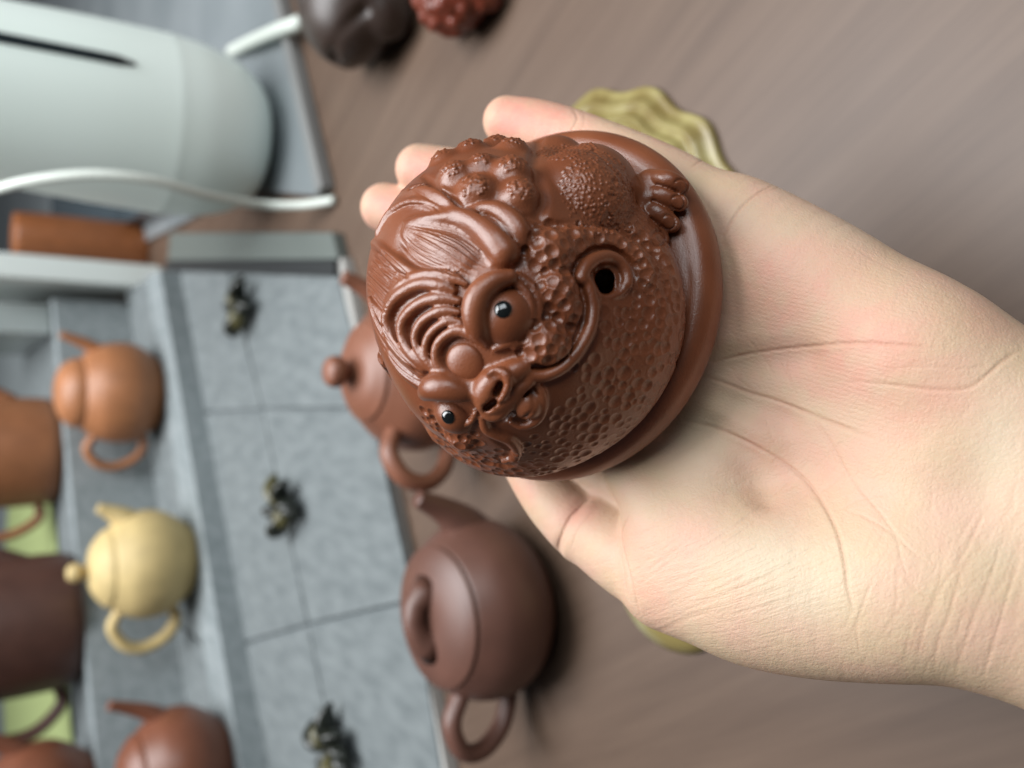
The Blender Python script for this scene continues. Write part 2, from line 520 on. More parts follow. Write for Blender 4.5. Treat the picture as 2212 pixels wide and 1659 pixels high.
globe_body = [(0.0, 0.0), (0.55, 0.0), (0.66, 0.03), (0.92, 0.26), (1.0, 0.47), (0.94, 0.68), (0.76, 0.86), (0.70, 0.885)]
globe_lid = [(0.71, 0.88), (0.715, 0.9), (0.66, 0.96), (0.45, 1.06), (0.2, 1.105), (0.0, 1.11)]
globe_knob = [(0.0, 1.10), (0.08, 1.10), (0.08, 1.13), (0.15, 1.19), (0.165, 1.245), (0.11, 1.31), (0.0, 1.325)]
teapot("pale sand-yellow round teapot on the grey step", (-0.184, 0.853, Z2), math.radians(2), 0.0545, 0.086, sand, globe_body, globe_lid, globe_knob,
       [(0.70, 0.62, 0.30), (0.88, 0.74, 0.22), (1.02, 0.87, 0.14), (1.12, 1.0, 0.085)],
       [(-0.80, 0.78, 0.12), (-1.1, 0.86, 0.13), (-1.46, 0.72, 0.135), (-1.56, 0.5, 0.14), (-1.4, 0.26, 0.14), (-1.1, 0.16, 0.13), (-0.86, 0.22, 0.12)])
og_body = [(0.0, 0.0), (0.6, 0.0), (0.72, 0.03), (0.95, 0.24), (1.0, 0.44), (0.93, 0.66), (0.74, 0.84), (0.66, 0.87)]
og_lid = [(0.67, 0.86), (0.68, 0.88), (0.645, 0.98), (0.5, 1.09), (0.25, 1.15), (0.0, 1.16)]
teapot("orange-brown round teapot with a domed lid on the grey step", (-0.010, 0.99, Z2), math.radians(-4), 0.0585, 0.092, orange, og_body, og_lid, None,
       [(0.80, 0.66, 0.15), (0.95, 0.82, 0.115), (1.06, 0.99, 0.085), (1.12, 1.1, 0.07)],
       [(-0.80, 0.70, 0.10), (-1.1, 0.8, 0.11), (-1.4, 0.68, 0.11), (-1.48, 0.45, 0.11), (-1.3, 0.22, 0.11), (-1.0, 0.14, 0.105), (-0.86, 0.2, 0.10)])
drum_body = [(0.0, 0.0), (0.84, 0.0), (0.93, 0.025), (0.985, 0.1), (1.0, 0.35), (0.985, 0.7), (0.95, 0.86), (0.90, 0.89)]
drum_lid = [(0.90, 0.885), (0.915, 0.90), (0.90, 0.93), (0.85, 0.97), (0.6, 1.05), (0.0, 1.08)]
teapot("brown drum-shaped teapot cut off by the left edge behind the orange teapot", (-0.085, 1.135, Z3), 0, 0.068, 0.115, pot_mat("tan_brown_clay", (0.26, 0.105, 0.045), 0.45), drum_body, drum_lid, ball_knob,
       [(0.9, 0.4, 0.16), (1.2, 0.7, 0.12), (1.4, 1.0, 0.09)],
       [(-0.92, 0.78, 0.10), (-1.2, 0.86, 0.11), (-1.5, 0.7, 0.11), (-1.5, 0.4, 0.11), (-1.25, 0.16, 0.11), (-0.94, 0.16, 0.10)])
teapot("nearly black brown teapot with a wide body behind the sand-yellow teapot", (-0.262, 0.985, Z3), math.radians(4), 0.074, 0.115, umber, drum_body, drum_lid, ball_knob,
       [(0.85, 0.4, 0.16), (1.1, 0.7, 0.12), (1.25, 1.0, 0.09)],
       [(-0.92, 0.74, 0.11), (-1.22, 0.82, 0.115), (-1.56, 0.68, 0.115), (-1.58, 0.36, 0.115), (-1.25, 0.12, 0.11), (-0.92, 0.16, 0.10)])
teapot("brick-brown teapot in the bottom left corner with its spout under the green sheet", (-0.415, 0.88, Z3), math.radians(8), 0.062, 0.10, brick, globe_body, globe_lid, globe_knob,
       [(0.80, 0.55, 0.18), (1.05, 0.72, 0.14), (1.25, 0.95, 0.11), (1.42, 1.15, 0.085)],
       [(-0.80, 0.78, 0.10), (-1.1, 0.86, 0.11), (-1.46, 0.72, 0.115), (-1.4, 0.26, 0.115), (-0.86, 0.22, 0.10)])
teapot("brick-red teapot with a ribbed collar at the bottom edge of the grey step", (-0.352, 0.742, Z2), math.radians(10), 0.055, 0.082, brick, globe_body, globe_lid, globe_knob,
       [(0.80, 0.60, 0.20), (1.0, 0.76, 0.14), (1.16, 0.98, 0.10), (1.26, 1.16, 0.08)],
       [(-0.80, 0.78, 0.10), (-1.1, 0.86, 0.11), (-1.46, 0.72, 0.115), (-1.4, 0.26, 0.115), (-0.86, 0.22, 0.10)])
green = principled("pale_green_paper", (0.27, 0.32, 0.13), 0.7)
gs = prism("green_sheet", [(-0.62, 0.86), (-0.13, 1.16), (-0.06, 1.6), (-0.5, 1.9), (-1.1, 1.5)], Z3, Z3 + 0.002, green)
tag(gs, "pale yellow-green paper sheet under the brown teapots at the left edge", "sheet")

# --- white kettle, its tray and cord
white = principled("white_enamel", (0.86, 0.92, 0.88), 0.42, 0.4)
noise_mix(white, (0.82, 0.92, 0.86), (0.85, 0.94, 0.89), 6, 2)
kx, ky, kz = 0.224, 0.712, 0.012
kettle = empty("kettle", (kx, ky, kz)); kettle.scale = (0.885, 0.885, 1.0); tag(kettle, "white enamel electric kettle with a dark slot, cut off at the top left", "kettle")
vv, ff = lathe(refine_profile([(0.001, 0.0), (0.042, 0.0), (0.058, 0.005), (0.074, 0.024), (0.083, 0.054), (0.0855, 0.083)], 6), 72)
new_mesh_object("heating_base", vv, ff, white, kettle)
vv, ff = lathe(refine_profile([(0.0850, 0.0825), (0.0853, 0.0835), (0.0850, 0.09), (0.0825, 0.14), (0.0775, 0.2), (0.072, 0.26), (0.066, 0.3), (0.03, 0.315), (0.001, 0.316)], 6), 72)
kb = new_mesh_object("body", vv, ff, white, kettle)
slot_m = principled("dark_slot", (0.012, 0.02, 0.025), 0.3)
sa = math.radians(-74)
pts = []
for z in np.linspace(0.118, 0.25, 12):
    r = np.interp(z, [0.09, 0.14, 0.2, 0.26], [0.0850, 0.0825, 0.0775, 0.072]) + 0.0002
    pts.append((math.cos(sa) * r, math.sin(sa) * r, z))
sweep("water_window", pts, [0.002] + [0.0046] * 10 + [0.002], slot_m, kb, 10, 1.0)
cord_m = principled("white_cord", (0.62, 0.66, 0.6), 0.4)
cp = [G(-60, 425, 0.232), G(60, 392, 0.203), G(200, 377, 0.168), G(330, 390, 0.132), G(450, 423, 0.092), G(560, 441, 0.045), G(640, 443, 0.020), G(690, 438, 0.010), G(722, 432, 0.003)]
cd = sweep("power_cord", spline(np.array(cp), 8), 0.0035, cord_m, None, 14)
tag(cd, "thick white cord looping past the foot of the kettle", "cord")
steel = principled("blue_grey_steel", (0.36, 0.41, 0.44), 0.3, 0.5, metallic=0.2)
noise_mix(steel, (0.20, 0.225, 0.235), (0.26, 0.285, 0.295), 8, 3)
q0, q1 = G(712, 426), G(622, 40)
dv = (q1 - q0)[:2]; far = q0[:2] + dv * 6
tray_root = empty("kettle_tray", (q0[0], q0[1], 0)); tag(tray_root, "blue-grey metal tray with a thin rim under the white kettle", "tray")
def under2(o):
    o.parent = tray_root; o.matrix_parent_inverse = Matrix.Translation((-q0[0], -q0[1], 0)); return o
under2(prism("tray_floor", [xy(q0), tuple(far), (1.7, 3.9), (0.27, 3.9), (0.19, 0.75)], 0.0, 0.006, steel))
nrm2 = np.array([dv[1], -dv[0]]); nrm2 /= np.linalg.norm(nrm2)
if nrm2[1] > 0: nrm2 = -nrm2
under2(prism("tray_rim", [xy(q0), tuple(far), tuple(far + nrm2 * 0.012), tuple(np.array(xy(q0)) + nrm2 * 0.012)], 0.0, 0.012, principled("pale_rim", (0.19, 0.19, 0.185), 0.35), bevel=0.002))
hose = [G(500, 112, 0.012), G(540, 92, 0.016), G(600, 66, 0.016), G(650, 48, 0.014)]
hs = sweep("cord_end", spline(np.array(hose), 6), 0.006, cord_m, None, 12)
tag(hs, "short white cord end lying over the tray rim above the kettle", "cord")
shade_mat = principled("shade_blue_grey", (0.045, 0.06, 0.07), 0.25)
a_, b_ = G(180, 452), G(395, 488)
sl = prism("shade_slab", [(0.205, 0.86), (0.262, 0.90), (0.40, 1.9), (0.27, 1.9)], 0.0, 0.03, shade_mat, bevel=0.003)  # dark slab put in for the shadowed, reflective ground beside the kettle
tag(sl, "dark blue-grey slab standing in for the shadowed ground between the kettle and the white box", "slab")
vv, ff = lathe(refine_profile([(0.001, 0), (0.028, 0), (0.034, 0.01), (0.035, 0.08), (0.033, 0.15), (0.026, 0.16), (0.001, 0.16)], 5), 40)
ob = new_mesh_object("clay_jar", vv, ff, pot_mat("shaded_orange_clay", (0.22, 0.075, 0.025), 0.4)); ob.location = (0.194, 1.20, 0.0)  # clay colour darkened to carry the shade on the jar
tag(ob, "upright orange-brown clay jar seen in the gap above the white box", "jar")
box_w = principled("white_plastic", (0.62, 0.66, 0.63), 0.4)
bxo = prism("white_box", [(0.128, 1.10), (0.158, 1.10), (0.175, 1.5), (0.13, 1.5)], 0.0, 0.22, box_w, bevel=0.004)
tag(bxo, "white plastic box standing on end above the orange teapot", "box")
acr = principled("grey_acrylic", (0.40, 0.44, 0.43), 0.2, 0.5)
acr.node_tree.nodes['Principled BSDF'].inputs['Transmission Weight'].default_value = 0.35
ac = prism("acrylic_block", [(0.065, lin2(0.065) + 0.035), (0.105, lin2(0.105) + 0.035), (0.105, 1.45), (0.045, 1.45)], Z3, Z3 + 0.10, acr, bevel=0.003)
tag(ac, "grey translucent acrylic block behind the orange teapot", "block")

# --- yellow-green dishes showing past the hand
glaze = principled("yellow_green_glaze", (0.36, 0.29, 0.07), 0.3, 0.5)
noise_mix(glaze, (0.165, 0.122, 0.040), (0.27, 0.228, 0.092), 60, 3)
def scallop(name, c, R, Hh, lobes, rings, mat, amp):
    vs_, fs_ = [], []; n = 160
    rad = np.concatenate([np.linspace(0.02, 1, rings * 10), [1.0]])
    for k, q in enumerate(rad):
        for i in range(n):
            a = 2 * math.pi * i / n
            r = R * q * (1 + amp * q * math.cos(lobes * a) + 0.03 * q * math.sin(2 * a + 0.5))
            z = Hh * (1 - 0.85 * q ** 3) * (0.88 + 0.12 * math.cos(q * rings * 2 * math.pi)) if k < len(rad) - 1 else 0.0
            vs_.append((r * math.cos(a), r * math.sin(a), z))
    for k in range(len(rad) - 1):
        for i in range(n):
            j = (i + 1) % n
            fs_.append([k * n + i, k * n + j, (k + 1) * n + j, (k + 1) * n + i])
    o = new_mesh_object(name, np.array(vs_), fs_, mat); o.location = c
    return o
d1 = scallop("scalloped_dish", (0.05, 0.270, 0.0), 0.090, 0.024, 15, 12, glaze, 0.022)
tag(d1, "yellow-green dish with rippled scalloped ridges behind the little finger", "dish")
glaze2 = principled("pale_yellow_glaze", (0.5, 0.42, 0.12), 0.3, 0.5)
noise_mix(glaze2, (0.22, 0.17, 0.06), (0.36, 0.34, 0.2), 30, 2, 0.4, 0.7)
d2 = scallop("small_dish", (-0.084, 0.225, 0.0), 0.033, 0.014, 5, 1, glaze2, 0.01)
tag(d2, "small pale yellow glazed dish peeking out under the ball of the thumb", "dish")

# --- two lumpy clay figurines at the top edge
def lump(name, label, c, size, mat, folds, seed, rough):
    r_ = np.random.default_rng(seed)
    v = Vol((-50, -50, -2), (50, 50, 80), 1.4)
    v.ell((0, 0, 26), (38, 34, 28), k=4, pad=20); v.ell((14, 0, 44), (22, 22, 20), k=6, pad=15)
    for s in (-1, 1):
        v.ell((24, 20 * s, 10), (12, 11, 11), k=3); v.ell((-14, 24 * s, 16), (16, 12, 15), k=3); v.ell((20, 10 * s, 60), (6, 5, 6), k=2)
    for q in range(folds):
        a = r_.uniform(0, 6.28); z = r_.uniform(30, 50)
        arc = [np.array([36 * math.cos(a + t), 34 * math.sin(a + t), z + 8 * math.sin(3 * t)]) for t in np.linspace(0, 1.1, 7)]
        v.tube(arc, 3.0, 2.5, 'cut')
    v.a[:, :, :2] = np.maximum(v.a[:, :, :2], 1.0)
    A, B = v.mesh(); A = relax(A, B, 2, 0.5); Nn = quad_normals(A, B)
    if rough:
        for cc in A[r_.integers(0, len(A), 260)]:
            d = np.linalg.norm(A - cc, axis=1); m = d < 5.5
            A[m] += Nn[m] * (1.6 * (1 - (d[m] / 5.5) ** 2))[:, None]
    o = new_mesh_object(name, A * 0.001 * size, B, mat); o.location = c
    tag(o, label, "figurine")
    return o
lump("clay_figurine", "round dark brown clay animal figurine with folds at the top edge", (0.262, 0.478, 0.0), 1.2, pot_mat("black_brown_clay", (0.036, 0.023, 0.018), 0.36), 5, 3, False)
lump("clay_figurine", "knobbly dark red clay figurine beside the dark one at the top edge", (0.232, 0.368, 0.0), 0.78, pot_mat("red_clay", (0.14, 0.03, 0.016), 0.3), 3, 9, True)
# ------------------------------------------------------------------ the clay toad
# its own frame: x = forward (snout), y = its left, z = up from the plinth, millimetres
TC = np.array([0.0082, -0.0215, 0.2008])                 # plinth centre in camera metres
TH, AZ, PHI = 0.62, 0.20, math.radians(25)
tN = np.array([-math.sin(TH) * math.cos(AZ), -math.sin(TH) * math.sin(AZ), -math.cos(TH)])
_e1 = np.array([0, 1.0, 0]); _e1 = _e1 - tN * (_e1 @ tN); _e1 /= np.linalg.norm(_e1)
_e2 = np.cross(tN, _e1)
tF = math.cos(PHI) * _e1 + math.sin(PHI) * _e2
tL = -math.sin(PHI) * _e1 + math.cos(PHI) * _e2
def dir2world(d):
    return d[0] * (-upv) + d[1] * (-rgt) + d[2] * fwd
toad_mat = Matrix.Identity(4)
for k, ax in enumerate((tF, tL, tN)):
    w = dir2world(ax)
    for r in range(3):
        toad_mat[r][k] = w[r]
w = cam2world(TC)
for r in range(3):
    toad_mat[r][3] = w[r]
T_ORG = np.array([-(TC @ tF), -(TC @ tL), -(TC @ tN)]) * 1000.0      # lens, in toad millimetres
def toad_ray(t):
    """a point measured on the figurine's close-up -> viewing direction in the toad's frame"""
    px = (1350 + np.asarray(t)[..., 0] * 0.9944) * 0.54861
    py = (300 + np.asarray(t)[..., 1] * 0.9944) * 0.54861
    d = np.stack([(px - 1106) / FPX, (py - 829.5) / FPX, np.ones_like(px)], -1)
    d = np.stack([d @ tF, d @ tL, d @ tN], -1)
    return d / np.linalg.norm(d, axis=-1, keepdims=True)
REG = {1: (1350, 400, 2.2125), 2: (2050, 400, 2.2118), 3: (1350, 1050, 1.951), 4: (2050, 1050, 1.952)}
def tp(reg, pts):
    """points noted on one of four enlargements of the figurine -> common close-up coordinates"""
    x0, y0, s = REG[reg]
    p = np.asarray(pts, float)[:, :2]
    return np.stack([(x0 + p[:, 0] / s - 1350) / 0.9944, (y0 + p[:, 1] / s - 300) / 0.9944], 1)

clay = principled("red_brown_clay", (0.2, 0.075, 0.042), 0.34, 0.6)
noise_mix(clay, (0.142, 0.039, 0.0148), (0.198, 0.060, 0.0232), 60, 5, 0.3, 0.7, bump=0.35, bump_scale=2400, rough_var=0.07, dist=0.0002)

tv = Vol((-49, -49, -4), (49, 49, 60), 0.42)
tv.ell((7, 0, 12), (38.3, 36.6, 23), k=6, pad=20)
tv.ell((-8, 0, 11), (30, 32, 22), k=6, pad=20)
for sy in (-1, 1):
    tv.ell((12.3, 7.2 * sy, 10.5), (30.5, 31, 18), k=5, pad=20)        # belly and haunches
tv.ell((1.5, 0.6, 25.6), (31, 30.2, 25.6), k=8, pad=20)        # head and hair
tv.ell((17, 0, 26), (24, 26, 21.5), k=8, pad=20)       # cheeks and snout
tbase = Vol((-49, -49, -4), (49, 49, 60), 0.42)
tbase.a = tv.a.copy()

def on(T, off=0.0, vol=None):
    return (vol or tbase).hit(T_ORG, toad_ray(np.asarray(T)), 100, 260, level=off)
def at_height(T, z):
    """where the view through T crosses the height z above the plinth"""
    d = toad_ray(np.asarray(T)); z = np.broadcast_to(np.asarray(z, float), (len(d),))
    return T_ORG + d * ((z - T_ORG[2]) / d[:, 2])[:, None]
MIR = np.array([1.0, -1.0, 1.0])
def roll(reg, pts, rad, off=0.0, k=0.8, op='add', mirror=False, n=6, vol=None):
    """a rounded ridge (or groove) along a curve on the surface; rad/off in mm, per point or constant"""
    T = np.asarray(pts, float) if reg == 0 else tp(reg, pts)
    o = np.broadcast_to(np.asarray(off, float), (len(T),)); r = np.broadcast_to(np.asarray(rad, float), (len(T),))
    P = on(T, o, vol)
    S = spline(np.column_stack([P, r]), n)
    tv.tube(S[:, :3], S[:, 3], k, op)
    if mirror:
        tv.tube(S[:, :3] * MIR, S[:, 3], k, op)
    return S
def bump(reg, pt, rad, off=0.0, k=1.5, op='add', mirror=False, flat=1.0):
    c = on(tp(reg, [pt]), off)[0]; nrm = tbase.normal(c[None], 1.5)[0]
    t = np.cross(nrm, [0.3, 0.5, 0.8]); t /= np.linalg.norm(t); b = np.cross(nrm, t)
    rr = (rad, rad, rad * flat)
    tv.ell(c, rr, np.array([t, b, nrm]), k, op)
    if mirror:
        far_c = c * MIR + np.array([0.0, 5.0, -7.0])          # the far haunch sits lower
        tv.ell(far_c, rr, np.array([t * MIR, b * MIR, nrm * MIR]), k, op)
    return c, nrm

# --- haunch, shin and foot on the left, mirrored to the right
bump(2, (560, 820), 11.3, -2.6, 1.2, mirror=True, flat=0.75)
bump(2, (690, 690), 10.0, -2.2, 2.0, mirror=True, flat=0.75)
bump(2, (350, 470), 6.5, -2.6, 2.0, flat=0.8)
roll(2, [(520, 320), (700, 380), (900, 500), (1080, 660)], [2.2, 2.8, 2.9, 2.6], [-1.2, -0.2, 0.3, 0.8], 0.9, mirror=True)
roll(2, [(640, 420), (740, 510), (850, 620), (960, 790), (1020, 960)], [0.4, 0.6, 0.7, 0.7, 0.7], 0.1, 0.9, 'cut', mirror=True, vol=tv)
FOOT = at_height(tp(2, [(1120, 700), (1100, 860), (1090, 1000)]), [6.0, 6.5, 6.0])
for M in (np.ones(3), MIR):
    tv.tube(FOOT * M, [3.0, 3.6, 3.0], 1.2)
TOES = [[(1130, 670), (1270, 690), (1400, 740)], [(1120, 800), (1230, 820), (1385, 885)],
        [(1090, 930), (1190, 970), (1320, 1070)], [(1075, 1060), (1130, 1110), (1225, 1205)]]
toe_paths = []
for q, tpts in enumerate(TOES):
    P = at_height(tp(2, tpts), [6.2, 7.0, 4.8])
    S_ = spline(np.column_stack([P, [2.2, 2.45, 2.0]]), 6); toe_paths.append(S_)
    for M in (np.ones(3), MIR):
        tv.tube(S_[:, :3] * M, S_[:, 3], 0.25)
for A_, B_ in zip(toe_paths[:-1], toe_paths[1:]):
    mid = (A_[4:, :3] + B_[4:, :3]) / 2 + np.array([0, 0, 1.6])
    for M in (np.ones(3), MIR):
        tv.tube(mid * M, 0.35, 0.3, 'cut')
# crease between haunch and head, and round the mouth corner
roll(2, [(60, 1000), (180, 1030), (330, 1080), (560, 1120), (800, 1120), (1020, 1190), (1180, 1310), (1250, 1420)],
     [0.6, 0.9, 1.1, 1.2, 1.3, 1.4, 1.5, 1.4], 0.1, 1.0, 'cut', mirror=True, vol=tv)
# groove between haunch and warts
roll(2, [(160, 330), (120, 520), (170, 700), (190, 850), (160, 980)], [0.8, 1.2, 1.3, 1.3, 0.9], 0.2, 1.4, 'cut', mirror=True, vol=tv)

# --- warts on the back
WARTS = [(1, (985, 650), 3.1), (1, (1215, 570), 2.8), (1, (1475, 620), 3.4), (1, (1165, 800), 3.4), (1, (1540, 830), 3.3),
         (1, (1110, 415), 3.3), (1, (1480, 440), 3.1), (1, (890, 530), 3.0), (1, (1330, 345), 3.2)]
wart_c = []
for reg, c, r in WARTS:
    cc, nn = bump(reg, c, r * 1.2, -0.9, 1.6, flat=0.85); wart_c.append((cc, r))
for wx, wy, wz, r in ((-34, -6, 18, 3.2), (-36, 6, 14, 3.2), (-32, -14, 16, 3.2), (-37, -12, 10, 3.0), (-36, 2, 20, 3.1)):
    d = np.array([wx, wy, wz - 12.0]); d /= np.linalg.norm(d)
    P = tbase.hit(np.array([0, 0, 12.0]) + d * 90, -d, 20, 90)[0]
    if min(np.linalg.norm(P - c) for c, _ in wart_c) < 4.5:
        continue
    tv.ell(P - d * 0.9, (r, r, r), None, 1.6); wart_c.append((P, r))

# --- hair: crown lock with combed strands, curls behind the eye, side locks
roll(1, [(540, 1060), (680, 1025), (830, 1010), (960, 1025), (1080, 1090), (1180, 1180), (1260, 1300), (1310, 1400)],
     [0.4, 0.9, 1.1, 1.1, 1.0, 0.9, 0.8, 0.6], [-0.2, 0.1, 0.3, 0.3, 0.2, 0.2, 0.2, 0.0], 0.9)
roll(1, [(500, 1090), (485, 1180), (520, 1300), (590, 1385), (700, 1450), (860, 1490), (1010, 1535), (1090, 1560)],
     [0.5, 0.7, 0.8, 0.8, 0.8, 0.7, 0.7, 0.6], [0.4] * 8, 1.0, 'cut')
roll(1, [(620, 1150), (800, 1230), (960, 1320), (1080, 1400)], [2.0, 3.4, 3.6, 2.6], [-1.6, -2.2, -2.3, -1.8], 2.0)   # swell of the lock
roll(1, [(830, 1000), (990, 985), (1120, 1040), (1240, 1120), (1340, 1220), (1410, 1310)],
     [0.8, 1.6, 2.2, 2.7, 3.1, 3.2], [0.0, 0.2, 0.3, 0.5, 0.9, 0.9], 0.7)
roll(1, [(1090, 965), (1220, 930), (1350, 950), (1470, 1035), (1540, 1130), (1555, 1215)],
     [0.8, 1.3, 1.9, 2.3, 2.3, 1.7], [0.0, 0.2, 0.5, 0.8, 0.9, 0.6], 0.5)
roll(1, [(1060, 1000), (1200, 990), (1320, 1050), (1420, 1150), (1490, 1250)], [0.3, 0.5, 0.6, 0.6, 0.5], [0.6, 1.2, 1.8, 2.2, 1.8], 0.5, 'cut')
roll(1, [(300, 1150), (400, 980), (560, 880), (720, 885), (860, 960), (960, 1000)], [0.7, 0.9, 1.0, 1.0, 0.9, 0.6], 0.1, 0.7)
roll(1, [(540, 800), (700, 790), (830, 830), (950, 900), (1040, 975)], [1.0, 1.9, 2.0, 1.7, 0.9], [-0.5, -0.5, -0.4, -0.3, -0.2], 1.0)
roll(1, [(600, 760), (720, 755), (850, 790), (970, 870), (1050, 950)], [0.4, 0.7, 0.7, 0.7, 0.5], 0.3, 0.7, 'cut')
roll(1, [(690, 640), (760, 690), (830, 760)], [0.4, 0.8, 0.5], 0.2, 0.6, 'cut')
roll(1, [(270, 1230), (350, 1290), (480, 1400), (600, 1480), (720, 1510)], [0.8, 1.0, 1.2, 1.1, 0.8], [-0.2, 0.0, 0.2, 0.2, 0.0], 0.9)
roll(3, [(215, 250), (245, 335), (305, 460), (400, 610), (510, 735), (620, 815)], [0.9, 1.2, 1.3, 1.3, 1.2, 0.9], 0.1, 0.8)
roll(3, [(370, 660), (455, 775), (535, 850), (620, 915)], [1.0, 1.4, 1.4, 1.0], -0.5, 0.8)
roll(3, [(230, 230), (290, 330), (310, 430), (380, 570)], [0.4, 0.7, 0.7, 0.5], 0.4, 0.6, 'cut')
# --- forehead scrolls
RID = [
 ([(950, 135), (850, 85), (700, 55), (540, 85), (420, 165), (345, 270)], 0.95),
 ([(850, 185), (770, 150), (650, 130), (530, 160), (420, 235), (360, 325), (345, 425), (375, 535), (440, 630), (530, 715), (620, 780)], 1.25),
 ([(890, 265), (760, 245), (640, 265), (540, 325), (470, 415), (460, 515), (500, 615), (580, 705), (660, 775)], 1.15),
 ([(890, 350), (780, 340), (680, 375), (600, 445), (565, 545), (595, 640), (660, 725), (715, 785)], 1.05),
 ([(900, 425), (800, 425), (700, 490), (650, 575), (645, 675), (690, 765), (745, 825)], 0.95),
 ([(1100, 600), (1010, 530), (900, 490), (800, 525), (735, 600), (720, 695), (760, 790), (850, 860), (940, 900), (1010, 890)], 1.05)]
for pts, r in RID:
    n = len(pts); rr = np.full(n, r); rr[0] *= 0.55; rr[-1] *= 0.6
    roll(3, pts, rr * 1.22, 0.65, 0.35)
for (a, ra), (b, rb) in zip(RID[1:-1], RID[2:]):
    A = spline(tp(3, a), 12); B = spline(tp(3, b), 12)
    A = A[np.linspace(0, len(A) - 1, 9).astype(int)]; B = B[np.linspace(0, len(B) - 1, 9).astype(int)]
    M = (A + B) / 2
    tv.tube(spline(on(M[2:-2], 0.5), 4), 0.5, 0.6, 'cut')

# --- brows and eyes
eyes = []
def eye(ball, ball_r, lid, lid_r, lid_off, lower, off):
    c = on(tp(3, [ball]), off)[0]
    tv.ell(c, (ball_r - 0.2,) * 3, None, 1.0)
    roll(3, lid, lid_r, lid_off, 0.7)
    for pts, r, o in lower:
        roll(3, pts, r, o, 0.4)
    return c
cL = eye((1262, 392), 6.5, [(1285, 78), (1160, 115), (1060, 205), (1020, 330), (1035, 460), (1100, 570)],
         [1.6, 2.2, 2.7, 2.8, 2.4, 1.2], [2.3, 2.8, 3.0, 2.9, 2.2, 0.9],
         [([(1310, 115), (1405, 195), (1450, 310), (1432, 425), (1370, 520), (1280, 590), (1170, 630)], 0.85, [1.4, 1.4, 1.3, 1.2, 1.0, 0.9, 0.6]),
          ([(1350, 75), (1460, 165), (1505, 300), (1485, 425), (1420, 525), (1320, 610)], 0.9, 0.6)], -2.4)
cR = eye((885, 1105), 5.0, [(640, 965), (700, 925), (790, 930), (900, 960), (1000, 985)], [1.9, 2.9, 2.9, 2.2, 1.2], [1.0, 2.0, 2.2, 1.8, 1.0],
         [([(720, 1130), (790, 1200), (890, 1225), (985, 1190), (1020, 1120)], 0.7, 0.9)], -2.2)

# --- dimpled puffs under the eye and along the cheek
PUFF = [(2, (250, 1330), 5.6, -1.4), (2, (430, 1270), 4.6, -1.9), (4, (280, 190), 4.6, -0.9), (4, (350, 330), 4.0, -1.4), (4, (190, 590), 5.0, -1.0), (4, (330, 640), 3.6, -1.4)]
puff_c = []
for reg, c, r, o in PUFF:
    cc, nn = bump(reg, c, r, o, 0.8, flat=0.8, mirror=(reg == 2)); puff_c.append((cc, r))
roll(2, [(400, 1240), (600, 1210), (820, 1260), (1000, 1380), (1090, 1540)], [2.2, 2.6, 2.8, 2.6, 2.2], [-1.4, -1.0, -0.8, -0.8, -1.0], 1.5, mirror=True)

# --- snout, nostrils and smiling mouth
roll(3, [(1110, 960), (1150, 900), (1220, 860), (1330, 800), (1420, 760)], [3.2, 3.1, 2.8, 2.4, 1.8], [0.6, 0.8, 0.7, 0.3, -0.2], 1.0)
roll(3, [(1100, 1040), (1180, 1050), (1270, 1000)], [2.4, 2.4, 2.0], 0.9, 1.0)
LIP3 = [(1075, 1075), (1110, 1130), (1180, 1140), (1260, 1070), (1350, 950), (1430, 880)]
LIPT = np.vstack([tp(3, LIP3), tp(4, [(60, 835), (170, 840), (290, 795), (400, 705), (480, 590), (540, 460), (560, 330), (540, 210), (510, 120)]),
                  tp(2, [(530, 1530), (575, 1430), (660, 1375), (760, 1355), (860, 1400), (920, 1490), (930, 1590)]),
                  tp(4, [(810, 130), (770, 200), (700, 235)])])
lr = np.concatenate([[1.0, 1.3, 1.4, 1.4, 1.4, 1.3], np.linspace(1.3, 1.25, 9), [1.45, 1.6, 1.6, 1.5, 1.4, 1.3, 1.2], [1.1, 0.9, 0.6]])
lo_ = np.concatenate([[1.4, 1.6, 1.5, 1.2, 0.9, 0.7], np.full(9, 0.5), np.full(7, 0.5), [0.3, 0.0, -0.2]])
gr = on(np.vstack([tp(4, [(90, 765), (240, 765), (360, 680), (435, 555), (485, 415), (495, 280), (465, 150), (450, 70)]), tp(2, [(470, 1560), (500, 1430), (580, 1330), (700, 1290), (830, 1310), (940, 1400), (990, 1510)])]), 0.4)
S = spline(gr, 6)
tv.tube(S, 0.85, 0.5, 'cut'); mouth_groove = S
gr = on(tp(4, [(0, 905), (150, 895), (300, 860), (440, 765), (540, 630), (610, 480), (625, 350), (640, 260)]), 0.4)
S2 = spline(gr, 6)
tv.tube(S2, 0.75, 0.6, 'cut')
S = spline(np.column_stack([on(LIPT, lo_), lr]), 6)
tv.tube(S[:, :3], S[:, 3], 0.35)
# open mouth corner inside the scroll
P = on(tp(4, [(645, 95)]))[0]; nrm = tbase.normal(P[None], 1.5)[0]
rd = toad_ray(tp(4, [(645, 95)]))[0]
tv.tube(np.array([P - rd * 2.0, P + rd * 1.0, P + rd * 13.0]), [2.0, 2.0, 2.4], 0.4, 'cut')
P2 = on(tp(4, [(620, 40), (655, 150)])); 
tv.tube(np.vstack([P2 - rd * 0.5, P2[::-1] + rd * 10]), 1.7, 0.4, 'cut')
